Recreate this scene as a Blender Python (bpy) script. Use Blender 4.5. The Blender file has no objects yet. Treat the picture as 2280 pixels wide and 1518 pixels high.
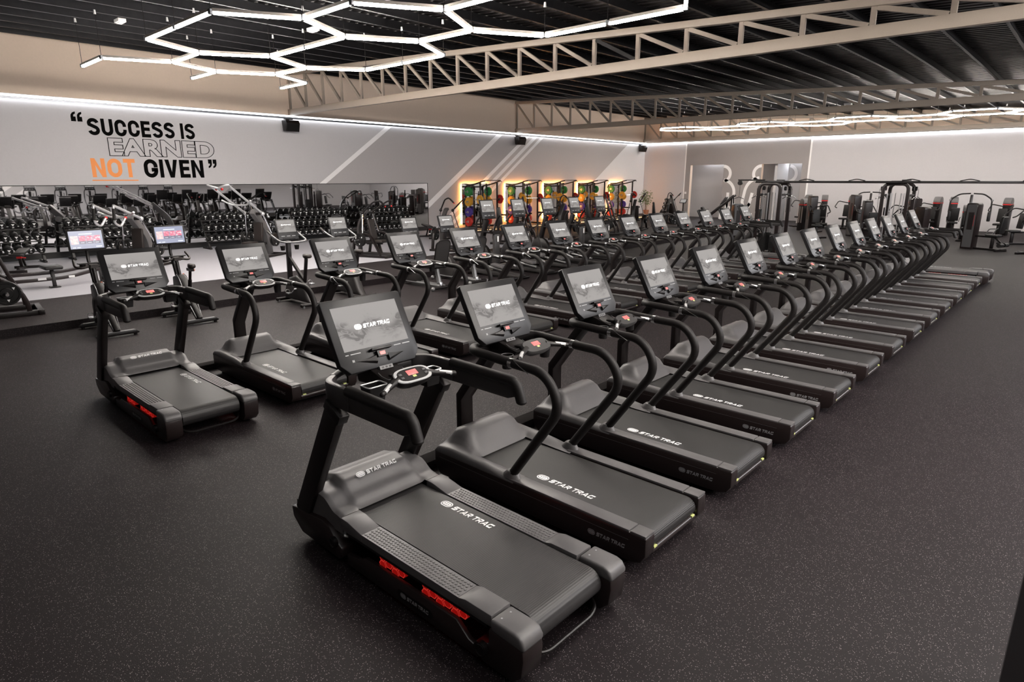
import bpy, bmesh, math, random
from mathutils import Vector, Matrix, Euler
PI = math.pi
C = bpy.context.scene.collection
random.seed(7)
V = Vector

# ------------------------------------------------------------------ helpers
def fil(pts, r, n=5):
    """round the inner corners of a polyline"""
    pts = [V(p) for p in pts]
    out = [pts[0]]
    for a, b, c in zip(pts, pts[1:], pts[2:]):
        d1, d2 = (a - b), (c - b)
        l1, l2 = d1.length, d2.length
        if l1 < 1e-6 or l2 < 1e-6:
            continue
        t = min(r, l1 * .49, l2 * .49)
        p, q = b + d1 * (t / l1), b + d2 * (t / l2)
        for i in range(n + 1):
            s = i / n
            out.append((1 - s) ** 2 * p + 2 * s * (1 - s) * b + s * s * q)
    out.append(pts[-1])
    return out

class G:
    """collects shapes into one bmesh"""
    def __init__(s):
        s.bm = bmesh.new(); s.mi = 0; s.M = Matrix.Identity(4)
    def m(s, i):
        s.mi = i; return s
    def _v(s, p):
        return s.bm.verts.new(s.M @ V(p))
    def _f(s, vs):
        try:
            f = s.bm.faces.new(vs); f.material_index = s.mi; return f
        except ValueError:
            return None
    def box(s, a, b):
        x0, y0, z0 = a; x1, y1, z1 = b
        v = [s._v(p) for p in ((x0,y0,z0),(x1,y0,z0),(x1,y1,z0),(x0,y1,z0),(x0,y0,z1),(x1,y0,z1),(x1,y1,z1),(x0,y1,z1))]
        for f in ((3,2,1,0),(4,5,6,7),(0,1,5,4),(1,2,6,5),(2,3,7,6),(3,0,4,7)):
            s._f([v[i] for i in f])
        return s
    def cb(s, c, d):
        return s.box([c[i] - d[i] / 2 for i in range(3)], [c[i] + d[i] / 2 for i in range(3)])
    def rings(s, rs, cap=True, close=False):
        n = len(rs[0])
        vs = [[s._v(p) for p in r] for r in rs]
        pairs = list(zip(vs, vs[1:])) + ([(vs[-1], vs[0])] if close else [])
        for a, b in pairs:
            for i in range(n):
                j = (i + 1) % n
                s._f([a[i], a[j], b[j], b[i]])
        if cap and not close:
            s._f(vs[0][::-1]); s._f(vs[-1])
        return s
    def tube(s, pts, r, n=8, rr=None, close=False, flat=1.0):
        pts = [V(p) for p in pts]
        m = len(pts)
        up = None; rs = []
        for i, p in enumerate(pts):
            if close:
                t = pts[(i + 1) % m] - pts[i - 1]
            else:
                t = pts[min(i + 1, m - 1)] - pts[max(i - 1, 0)]
            t.normalize()
            if up is None:
                up = V((0, 0, 1)) if abs(t.z) < .9 else V((1, 0, 0))
            x = up.cross(t); x.normalize(); up = t.cross(x); up.normalize()
            q = rr[i] if rr else r
            rs.append([p + q * (math.cos(a) * x + flat * math.sin(a) * up) for a in [2 * PI * k / n for k in range(n)]])
        return s.rings(rs, not close, close)
    def cyl(s, p, q, r, r2=None, n=14):
        return s.tube([p, q], r, n, [r, r if r2 is None else r2])
    def bar(s, p, q, w, h, up=(0, 0, 1)):
        """rectangular bar from p to q: w across, h along up"""
        p, q = V(p), V(q); t = (q - p).normalized(); x = t.cross(V(up)); x.normalize(); u = x.cross(t)
        f = lambda c: [c - x * w / 2 - u * h / 2, c + x * w / 2 - u * h / 2, c + x * w / 2 + u * h / 2, c - x * w / 2 + u * h / 2]
        return s.rings([f(p), f(q)])
    def beam(s, pts, w, h, up=(0, 0, 1)):
        """swept rectangular section, w across, h in the plane of the path"""
        pts = [V(p) for p in pts]; m = len(pts); rs = []
        for i, p in enumerate(pts):
            t = (pts[min(i + 1, m - 1)] - pts[max(i - 1, 0)]).normalized()
            x = t.cross(V(up))
            if x.length < 1e-4: x = V((0, 1, 0))
            x.normalize(); u = x.cross(t)
            rs.append([p - x * w / 2 - u * h / 2, p + x * w / 2 - u * h / 2, p + x * w / 2 + u * h / 2, p - x * w / 2 + u * h / 2])
        return s.rings(rs)
    def prism(s, poly, ax, a, b):
        """2-D polygon extruded along an axis: 'x' poly is (y,z), 'y' poly is (x,z), 'z' poly is (x,y)"""
        f = {'x': lambda p, t: (t, p[0], p[1]), 'y': lambda p, t: (p[0], t, p[1]), 'z': lambda p, t: (p[0], p[1], t)}[ax]
        return s.rings([[f(p, a) for p in poly], [f(p, b) for p in poly]])
    def sph(s, c, r, sc=(1, 1, 1), n=12, k=8):
        c = V(c); rs = []
        for i in range(1, k):
            t = PI * i / k
            rs.append([c + V((r * sc[0] * math.sin(t) * math.cos(a), r * sc[1] * math.sin(t) * math.sin(a), -r * sc[2] * math.cos(t))) for a in [2 * PI * j / n for j in range(n)]])
        vs0, vs1 = s._v(c - V((0, 0, r * sc[2]))), s._v(c + V((0, 0, r * sc[2])))
        vr = [[s._v(p) for p in q] for q in rs]
        for a, b in zip(vr, vr[1:]):
            for i in range(n):
                j = (i + 1) % n; s._f([a[i], a[j], b[j], b[i]])
        for i in range(n):
            j = (i + 1) % n; s._f([vs0, vr[0][j], vr[0][i]]); s._f([vs1, vr[-1][i], vr[-1][j]])
        return s
    def lathe(s, prof, c, ax=(0, 0, 1), n=20):
        """profile of (radius, height) turned about an axis through c"""
        ax = V(ax).normalized(); x = ax.orthogonal().normalized(); y = ax.cross(x); c = V(c)
        return s.rings([[c + ax * h + max(r, 1e-4) * (x * math.cos(a) + y * math.sin(a)) for a in [2 * PI * k / n for k in range(n)]] for r, h in prof])
    def torus(s, c, R, r, ax=(0, 0, 1), n=24, k=8):
        ax = V(ax).normalized(); x = ax.orthogonal().normalized(); y = ax.cross(x); c = V(c)
        return s.tube([c + R * (x * math.cos(a) + y * math.sin(a)) for a in [2 * PI * i / n for i in range(n)]], r, k, close=True)
    def poly(s, pts):
        s._f([s._v(p) for p in pts]); return s
    def me(s, me, mat=None):
        """append an existing mesh"""
        T = s.M @ (mat or Matrix.Identity(4))
        vs = [s.bm.verts.new(T @ v.co) for v in me.vertices]
        for p in me.polygons:
            s._f([vs[i] for i in p.vertices])
        return s
    def out(s, name, mats, parent=None, bev=0, seg=2, smooth=True, ang=35, loc=None):
        bm = s.bm
        bmesh.ops.recalc_face_normals(bm, faces=bm.faces)
        if bev:
            es = [e for e in bm.edges if len(e.link_faces) == 2 and e.calc_face_angle(0) > math.radians(38)]
            bmesh.ops.bevel(bm, geom=es, offset=bev, segments=seg, affect='EDGES', clamp_overlap=True, profile=.5)
        me = bpy.data.meshes.new(name); bm.to_mesh(me); bm.free()
        for mt in (mats if isinstance(mats, (list, tuple)) else [mats]):
            me.materials.append(mt)
        if smooth:
            me.polygons.foreach_set('use_smooth', [True] * len(me.polygons)); me.set_sharp_from_angle(angle=math.radians(ang))
        o = bpy.data.objects.new(name, me); C.objects.link(o)
        if parent: o.parent = parent
        if loc: o.location = loc
        return o

def tag(o, label=None, cat=None, group=None, kind=None):
    for k, v in (('label', label), ('category', cat), ('group', group), ('kind', kind)):
        if v: o[k] = v
    return o
def thing(name, label, cat, loc=(0, 0, 0), rz=0, group=None, sc=1):
    o = bpy.data.objects.new(name, None); C.objects.link(o); o.empty_display_size = .1
    o.location = loc; o.rotation_euler = (0, 0, rz); o.scale = (sc,) * 3
    return tag(o, label, cat, group)
def kids(o): return [c for c in bpy.data.objects if c.parent == o]
def dup(root, loc, rz=None, label=None, group=None, sc=None, kc={}):
    def go(o, par):
        c = o.copy(); C.objects.link(c); c.parent = par
        ks = kc.get(o.name)
        if ks is None: ks = kc[o.name] = kids(o)
        for k in ks: go(k, c)
        return c
    r = go(root, None); r.location = loc
    if rz is not None: r.rotation_euler = (0, 0, rz)
    if sc is not None: r.scale = (sc,) * 3
    if label: r['label'] = label
    if group: r['group'] = group
    return r
def struct(o): o['kind'] = 'structure'; return o
ORD = 'first second third fourth fifth sixth seventh eighth ninth tenth eleventh twelfth thirteenth fourteenth'.split()

# ------------------------------------------------------------------ materials
class N:
    def __init__(s, name):
        s.mat = bpy.data.materials.new(name); s.mat.use_nodes = True
        s.t = s.mat.node_tree; s.b = s.t.nodes['Principled BSDF']
    def a(s, typ, **k):
        n = s.t.nodes.new(typ)
        for q, v in k.items():
            if q.startswith('i_'):
                n.inputs[q[2:].replace('_', ' ')].default_value = v
            else: setattr(n, q, v)
        return n
    def l(s, a, b): s.t.links.new(a, b)
    def math(s, op, a, b=None, c=None):
        n = s.a('ShaderNodeMath', operation=op)
        for i, q in enumerate((a, b, c)):
            if q is None: continue
            if isinstance(q, (int, float)): n.inputs[i].default_value = q
            else: s.l(q, n.inputs[i])
        return n.outputs[0]
    def ramp(s, src, stops):
        n = s.a('ShaderNodeValToRGB'); e = n.color_ramp.elements
        while len(e) < len(stops): e.new(.5)
        for q, (p, c) in zip(e, stops):
            q.position = p; q.color = (*c, 1) if len(c) == 3 else c
        s.l(src, n.inputs[0]); return n.outputs[0]
    def mix(s, f, a, b):
        n = s.a('ShaderNodeMix', data_type='RGBA')
        for i, q in ((0, f), (6, a), (7, b)):
            if isinstance(q, (int, float)): n.inputs[i].default_value = q
            elif isinstance(q, tuple): n.inputs[i].default_value = (*q, 1)
            else: s.l(q, n.inputs[i])
        return n.outputs[2]
    def bump(s, h, strength=.3, dist=.002):
        n = s.a('ShaderNodeBump'); n.inputs['Strength'].default_value = strength; n.inputs['Distance'].default_value = dist
        s.l(h, n.inputs['Height']); s.l(n.outputs[0], s.b.inputs['Normal'])
    def col(s, c):
        if isinstance(c, tuple): s.b.inputs['Base Color'].default_value = (*c, 1)
        else: s.l(c, s.b.inputs['Base Color'])
    def obj(s):
        n = s.a('ShaderNodeTexCoord'); x = s.a('ShaderNodeSeparateXYZ'); s.l(n.outputs['Object'], x.inputs[0])
        return n.outputs['Object'], x.outputs
def mat(name, col, rough=.5, metal=0, em=None, es=1, noise=0, nscale=60, bump=0, spec=.5, coat=0):
    s = N(name); b = s.b
    b.inputs['Roughness'].default_value = rough; b.inputs['Metallic'].default_value = metal
    b.inputs['Specular IOR Level'].default_value = spec
    if coat: b.inputs['Coat Weight'].default_value = coat
    s.col(col)
    tc = s.a('ShaderNodeTexCoord')
    nz = s.a('ShaderNodeTexNoise'); nz.inputs['Scale'].default_value = nscale; nz.inputs['Detail'].default_value = 3
    s.l(tc.outputs['Object'], nz.inputs['Vector'])
    k = noise or .06
    s.col(s.mix(nz.outputs[0], tuple(c * (1 - k) for c in col), tuple(min(1, c * (1 + k)) for c in col)))
    if bump: s.bump(nz.outputs[0], bump, .001)
    if em:
        b.inputs['Emission Color'].default_value = (*em, 1); b.inputs['Emission Strength'].default_value = es
    return s.mat

M = {}
M['black'] = mat('black_plastic', (.0068, .0052, .0052), .4, spec=.38)
M['gloss'] = mat('gloss_black', (.019, .0125, .0122), .3, coat=.1)
M['foam'] = mat('black_foam_grip', (.0078, .0060, .0058), .55, spec=.35, bump=.15, nscale=300)
M['steel'] = mat('black_powdercoated_steel', (.0085, .0060, .0059), .38, spec=.38)
M['rail'] = mat('dark_grey_plastic', (.098, .093, .094), .42)
M['grey'] = mat('mid_grey_plastic', (.11, .107, .108), .4)
M['silver'] = mat('silver_metal', (.55, .55, .56), .28, 1)
M['chrome'] = mat('chrome', (.8, .8, .82), .12, 1)
M['white'] = mat('white_print', (.82, .82, .82), .5)
M['dimwhite'] = mat('grey_print', (.36, .36, .37), .4)
M['pad'] = mat('black_vinyl_pad', (.007, .0062, .0062), .45, bump=.2, nscale=200)
M['brown'] = mat('dark_brown_vinyl_pad', (.018, .013, .0115), .5)
M['redled'] = mat('red_display', (.5, .02, .02), .3, em=(1, .36, .33), es=.8)
M['yellow'] = mat('yellow_sticker', (.62, .66, .25), .5)
M['red'] = mat('red_plastic', (.55, .02, .02), .4)
M['iron'] = mat('black_cast_iron', (.0048, .0044, .0044), .42, bump=.1, spec=.35)
M['amber'] = mat('amber_plastic', (.5, .16, .09), .4)

def belt(name, pitch, base):
    s = N(name); o, x = s.obj()
    w = s.math('SINE', s.math('MULTIPLY', x[0], 2 * PI / pitch))
    s.col(s.mix(s.math('MULTIPLY_ADD', w, .5, .5), tuple(c * .55 for c in base), base)); s.b.inputs['Roughness'].default_value = .5
    s.bump(w, .3, .0015); return s.mat
M['belt'] = belt('fine_ribbed_running_belt', .006, (.028, .0262, .0262))
M['slat'] = belt('slat_running_belt', .0135, (.031, .0287, .029))
def dots():
    s = N('dotted_foot_rail'); o, x = s.obj()
    p = .026
    gx = s.math('SUBTRACT', s.math('FRACT', s.math('DIVIDE', x[0], p)), .5)
    row = s.math('FLOOR', s.math('DIVIDE', x[0], p))
    gy = s.math('SUBTRACT', s.math('FRACT', s.math('ADD', s.math('DIVIDE', x[1], p), s.math('MULTIPLY', row, .5))), .5)
    d = s.math('SQRT', s.math('ADD', s.math('MULTIPLY', gx, gx), s.math('MULTIPLY', gy, gy)))
    h = s.math('SUBTRACT', 1, s.math('SMOOTH_MIN', s.math('MULTIPLY', d, 3), 1, .15))
    s.col((.066, .063, .063)); s.b.inputs['Roughness'].default_value = .42
    s.bump(h, 1, .006); return s.mat
M['dots'] = dots()
def floor_mat():
    s = N('speckled_rubber_floor'); o, x = s.obj()
    v = s.a('ShaderNodeTexVoronoi'); v.inputs['Scale'].default_value = 150; s.l(o, v.inputs['Vector'])
    sc = s.a('ShaderNodeSeparateColor'); s.l(v.outputs['Color'], sc.inputs[0])
    lim = s.math('MULTIPLY_ADD', sc.outputs[0], .46, -.06)
    on = s.math('MULTIPLY', s.math('LESS_THAN', v.outputs['Distance'], lim), s.math('GREATER_THAN', sc.outputs[1], .5))
    n1 = s.a('ShaderNodeTexNoise'); n1.inputs['Scale'].default_value = 1.1; n1.inputs['Detail'].default_value = 4; s.l(o, n1.inputs['Vector'])
    base = s.mix(n1.outputs[0], (.0068, .0038, .0048), (.0098, .0060, .0072))
    s.col(s.mix(on, base, (.25, .215, .22)))
    n2 = s.a('ShaderNodeTexNoise'); n2.inputs['Scale'].default_value = 170; n2.inputs['Detail'].default_value = 2; s.l(o, n2.inputs['Vector'])
    s.bump(n2.outputs[0], .35, .004); s.b.inputs['Roughness'].default_value = .6; s.b.inputs['Specular IOR Level'].default_value = .25
    return s.mat
M['floor'] = floor_mat()
def display(name, base, smoke, es, warm=1.0):
    s = N(name); o, x = s.obj()
    n = s.a('ShaderNodeTexNoise'); n.inputs['Scale'].default_value = 7; n.inputs['Detail'].default_value = 4; n.inputs['Distortion'].default_value = 1.4
    mp = s.a('ShaderNodeMapping'); mp.inputs['Scale'].default_value = (1, 1.6, 1); s.l(o, mp.inputs[0]); s.l(mp.outputs[0], n.inputs['Vector'])
    wave = s.math('MULTIPLY', s.math('SINE', s.math('MULTIPLY_ADD', x[0], 23, 1.3)), .03)
    band = s.math('ADD', s.math('SUBTRACT', s.math('SUBTRACT', x[1], .285), wave), s.math('MULTIPLY_ADD', n.outputs[0], .16, -.08))
    band = s.math('DIVIDE', band, .05)
    g = s.math('EXPONENT', s.math('MULTIPLY', s.math('MULTIPLY', band, band), -1))
    g = s.math('MULTIPLY', g, s.math('MULTIPLY_ADD', s.math('ABSOLUTE', s.math('SINE', s.math('MULTIPLY', n.outputs[0], 13))), .8, .2))
    c = s.mix(s.math('MINIMUM', s.math('MAXIMUM', g, 0), .85), base, smoke)
    s.col((.02, .02, .02)); s.b.inputs['Roughness'].default_value = .4; s.b.inputs['Specular IOR Level'].default_value = .03
    s.l(c, s.b.inputs['Emission Color']); s.b.inputs['Emission Strength'].default_value = es
    return s.mat
M['disp'] = display('grey_lit_display', (.40, .375, .36), (.15, .14, .135), 1.02)
M['contact'] = mat('contact_metal', (.55, .55, .55), .35, .3)
M['race'] = mat('rubber_raceway', (.012, .0095, .0095), .85, spec=.1)
M['logo_em'] = mat('white_screen_logo', (.8, .8, .8), .4, em=(1, 1, 1), es=.8)
def emit(name, col, st):
    s = N(name); s.col((.8, .8, .8)); s.b.inputs['Emission Color'].default_value = (*col, 1); s.b.inputs['Emission Strength'].default_value = st
    return s.mat
# ------------------------------------------------------------------ lettering
def text_mesh(body, size=1, off=0.0, shear=0.0, spacing=1.0, fill=True, res=6, bevel=0):
    cu = bpy.data.curves.new('lettering', 'FONT'); cu.body = body; cu.size = size; cu.offset = off; cu.shear = shear
    cu.space_character = spacing; cu.resolution_u = res
    if not fill: cu.fill_mode = 'NONE'; cu.bevel_depth = bevel; cu.bevel_resolution = 1
    o = bpy.data.objects.new('lettering', cu); C.objects.link(o)
    dg = bpy.context.evaluated_depsgraph_get(); dg.update()
    me = bpy.data.meshes.new_from_object(o.evaluated_get(dg))
    bpy.data.objects.remove(o); bpy.data.curves.remove(cu)
    return me
def fit(me, x0, x1, y0, y1):
    """matrix that maps a text mesh's bounds to a rectangle"""
    xs = [v.co.x for v in me.vertices]; ys = [v.co.y for v in me.vertices]
    sx = (x1 - x0) / (max(xs) - min(xs)); sy = (y1 - y0) / (max(ys) - min(ys))
    return Matrix(((sx, 0, 0, x0 - sx * min(xs)), (0, sy, 0, y0 - sy * min(ys)), (0, 0, 1, 0), (0, 0, 0, 1)))
def thick(g, pts, w, T):
    """flat polyline stroke with mitred corners; T maps (x, y) to a point"""
    P = [V((p[0], p[1])) for p in pts]; m = len(P); A = []; B = []
    for i, p in enumerate(P):
        d1 = (P[i] - P[i - 1]).normalized() if i else (P[1] - P[0]).normalized()
        d2 = (P[i + 1] - P[i]).normalized() if i < m - 1 else d1
        n1, n2 = V((-d1.y, d1.x)), V((-d2.y, d2.x)); n = (n1 + n2)
        n = n / max(.35, n.dot(n1)) if n.length > 1e-6 else n1
        A.append(p + n * w / 2); B.append(p - n * w / 2)
    for i in range(m - 1): g.poly([T(*A[i]), T(*A[i + 1]), T(*B[i + 1]), T(*B[i])])
def glyph(ch, t, sq, wd):
    """centre-line strokes and polygons of a heavy sans capital, cap height 1; sq squared or round"""
    a = t / 2; w = wd.get(ch, wd['*']); k = 1 - a; S = []; P = []
    def arc(cx, cy, rx, ry, a0, a1, n=10):
        return [(cx + rx * math.cos(math.radians(a0 + (a1 - a0) * i / n)), cy + ry * math.sin(math.radians(a0 + (a1 - a0) * i / n))) for i in range(n + 1)]
    r = w / 2 - a; ry = .12 if sq else min(.5 - a, r * 1.05)
    q = .12 if sq else r
    L, R_ = a, w - a
    if ch == 'I': S = [[(a, 0), (a, 1)]]; w = t
    elif ch == 'T': S = [[(0, k), (w, k)], [(w / 2, 0), (w / 2, 1 - t * .98)]]
    elif ch == 'E': S = [[(a, 0), (a, 1)], [(t * .98, k), (w, k)], [(t * .98, .51), (w * .94, .51)], [(t * .98, a), (w, a)]]
    elif ch == 'N': P = [[(0, 0), (t, 0), (t, 1), (0, 1)], [(w - t, 0), (w, 0), (w, 1), (w - t, 1)], [(t * .98, 1), (t * .98, 1 - t * 1.7), (w - t * .98, 0), (w - t * .98, t * 1.7)]]
    elif ch in 'VA':
        c = t * .56; f = (lambda x, y: (x, y)) if ch == 'V' else (lambda x, y: (x, 1 - y))
        P = [[f(0, 1), f(t * 1.08, 1), f(w / 2 + c * .15, .22), f(w / 2, 0), f(w / 2 - c, 0)], [f(w, 1), f(w - t * 1.08, 1), f(w / 2 - c * .15, .22), f(w / 2, 0), f(w / 2 + c, 0)]]
        if ch == 'A': S = [[(w * .22, .30), (w * .78, .30)]]
    elif ch == 'U': S = [[(L, 1)] + arc(w / 2, a + ry, r, ry, 180, 360, 14) + [(R_, 1)]]
    elif ch == 'O': S = [arc(w / 2, k - ry, r, ry, 0, 180, 14) + arc(w / 2, a + ry, r, ry, 180, 360, 14) + [(R_, k - ry)]]
    elif ch in 'CG':
        top = arc(w / 2, k - ry, r, ry, 8, 180, 14) if not sq else [(w, k), (L + q, k), (L, k - q)]
        bot = arc(w / 2, a + ry, r, ry, 180, 352, 14) if not sq else [(L, a + q), (L + q, a), (R_ - q * .0, a), (R_, a + .3)]
        if ch == 'G': bot = arc(w / 2, a + ry, r, ry, 180, 358, 14) + [(R_, .535)]; S = [[(w * .54, .535 - a), (R_ + a * .9, .535 - a)]]
        S = S + [([(R_, k - ry - .06)] if not sq else []) + top + bot + ([(R_, a + ry + .05)] if ch == 'C' and not sq else [])]
    elif ch == 'S':
        if sq: S = [[(w, k), (L + q, k), (L, k - q), (L, .5 + q), (L + q, .5), (R_ - q, .5), (R_, .5 - q), (R_, a + q), (R_ - q, a), (0, a)]]
        else:
            h = (1 - t) / 4
            S = [arc(w / 2, k - h, r, h, 12, 200, 14) + arc(w / 2, a + h, r, h, 62, -18, 7)[1:] + arc(w / 2, a + h, r, h, -22, -168, 12)]
    elif ch == 'R':
        h = .56; b_ = [(0, k), (R_ - .22, k)] + (arc(R_ - .22, k - (k - h + a) / 2 + a * .0, .22, (k - h + a) / 2, 90, -90, 9) if not sq else [(R_, k - .1), (R_, h + .02)]) + [(R_ - .2, h - a), (t * .9, h - a)]
        S = [[(a, 0), (a, 1)], b_]; P = [[(w * .45, h - t * .9), (w * .45 + t * 1.15, h - t * .9), (w * 1.02, 0), (w * 1.02 - t * 1.15, 0)]]
    elif ch == 'D': S = [[(a, 0), (a, 1)], [(t * .9, k), (w * .5, k)] + arc(w * .5, .5, w * .5 - a, .5 - a, 90, -90, 14) + [(t * .9, a)]]
    return S, P, w
def caps(g, text, T, t, sq, wd, gap, space):
    """letters laid out from x = 0, cap height 1; returns the length"""
    x = 0
    for ch in text:
        if ch == ' ': x += space; continue
        S, P, w = glyph(ch, t, sq, wd)
        for p in S: thick(g, p, t, lambda u, v, x=x: T(u + x, v))
        for p in P: g.poly([T(u + x, v) for u, v in p])
        x += w + gap
    return x - gap
WIDE = {'*': 1.32, 'A': 1.5, 'T': 1.25, 'I': .3}
BOLD = {'*': .68, 'E': .58, 'N': .70, 'T': .62, 'V': .70, 'G': .74, 'O': .76, 'S': .68, 'U': .68, 'C': .70}
def stadium(w, h, n=8):
    r = h / 2; c = w / 2 - r
    return [(c + r * math.cos(a), r * math.sin(a)) for a in [-PI / 2 + PI * i / n for i in range(n + 1)]] + [(-c - r * math.cos(a), -r * math.sin(a)) for a in [-PI / 2 + PI * i / n for i in range(n + 1)]]
def logo(g, L, flip=False, outline=False):
    """pill badge + slanted wide letters, L long, centred on the origin of g.M, in its xy plane; material 0 letters, 1 dots"""
    h = L * .105
    g.m(0); hh = h * .95; n = caps(G(), 'STAR TRAC', lambda u, v: (u, v, 0), .27, True, WIDE, .16, .55) + .3
    sx = L * .76 / n; caps(g, 'STAR TRAC', lambda u, v: (-L * .265 + (u + v * .3) * sx, (v - .5) * hh, 0), .27, True, WIDE, .16, .55)
    cx = -L * .40; w = L * .2; hh = h * 1.22
    a, b = stadium(w, hh), stadium(w * .86, hh * .72)
    for i in range(len(a)):
        j = (i + 1) % len(a)
        g.poly([(cx + a[i][0], a[i][1], 0), (cx + a[j][0], a[j][1], 0), (cx + b[j][0], b[j][1], 0), (cx + b[i][0], b[i][1], 0)])
    p = stadium(w * .76, hh * .54)
    g.poly([(cx + x, y, 0) for x, y in p])
    g.m(1)
    for k in (-1, 0, 1):
        g.poly([(cx + k * w * .17 + w * .05 * math.cos(t), w * .05 * math.sin(t), L * .003) for t in [PI / 3 * i for i in range(6)]])
    g.m(0)
def frame(o, ex, ey):
    ex, ey = V(ex).normalized(), V(ey).normalized(); ez = ex.cross(ey)
    return Matrix(((ex.x, ey.x, ez.x, o[0]), (ex.y, ey.y, ez.y, o[1]), (ex.z, ey.z, ez.z, o[2]), (0, 0, 0, 1)))
def add_logo(parent, at, ex, ey, L, mats, name='logo_lettering'):
    g = G(); g.M = frame(at, ex, ey); logo(g, L)
    return g.out(name, mats, parent, smooth=False)

# ------------------------------------------------------------------ treadmills (u along x from the front, v along y, z up)
def hood(prof, half, flank, edge, zc, u1, belt_half, belt_u, skirt, nu=26, nv=30):
    """motor cover as a height field: prof(u) centre height, edge(u) side height"""
    g = G(); rows = []
    for i in range(nu + 1):
        u = u1 * i / nu; row = []
        for j in range(nv + 1):
            v = -half + 2 * half * j / nv; t = min(1, max(0, (flank[1] - abs(v)) / (flank[1] - flank[0])))
            t = t * t * (3 - 2 * t)
            e = edge(u)
            q = max(0, (abs(v) - half + .03) / .03)
            row.append(g._v((u, v, e + (prof(u) - e) * t - .018 * q * q)))
        rows.append(row)
    for i in range(nu):
        for j in range(nv):
            um = u1 * (i + .5) / nu; vm = -half + 2 * half * (j + .5) / nv
            if um > belt_u and abs(vm) < belt_half: continue
            g._f([rows[i][j], rows[i + 1][j], rows[i + 1][j + 1], rows[i][j + 1]])
    lo = lambda v: g._v((v.co.x, v.co.y, skirt))
    def wall(vs):
        ls = [lo(v) for v in vs]
        for k in range(len(vs) - 1): g._f([vs[k], vs[k + 1], ls[k + 1], ls[k]])
    wall(rows[0]); wall([r[0] for r in rows]); wall([r[-1] for r in rows])
    return g
def interp(pts):
    def f(u):
        if u <= pts[0][0]: return pts[0][1]
        for (a, za), (b, zb) in zip(pts, pts[1:]):
            if u <= b:
                t = (u - a) / (b - a); t = t * t * (3 - 2 * t); return za + (zb - za) * t
        return pts[-1][1]
    return f
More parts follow.
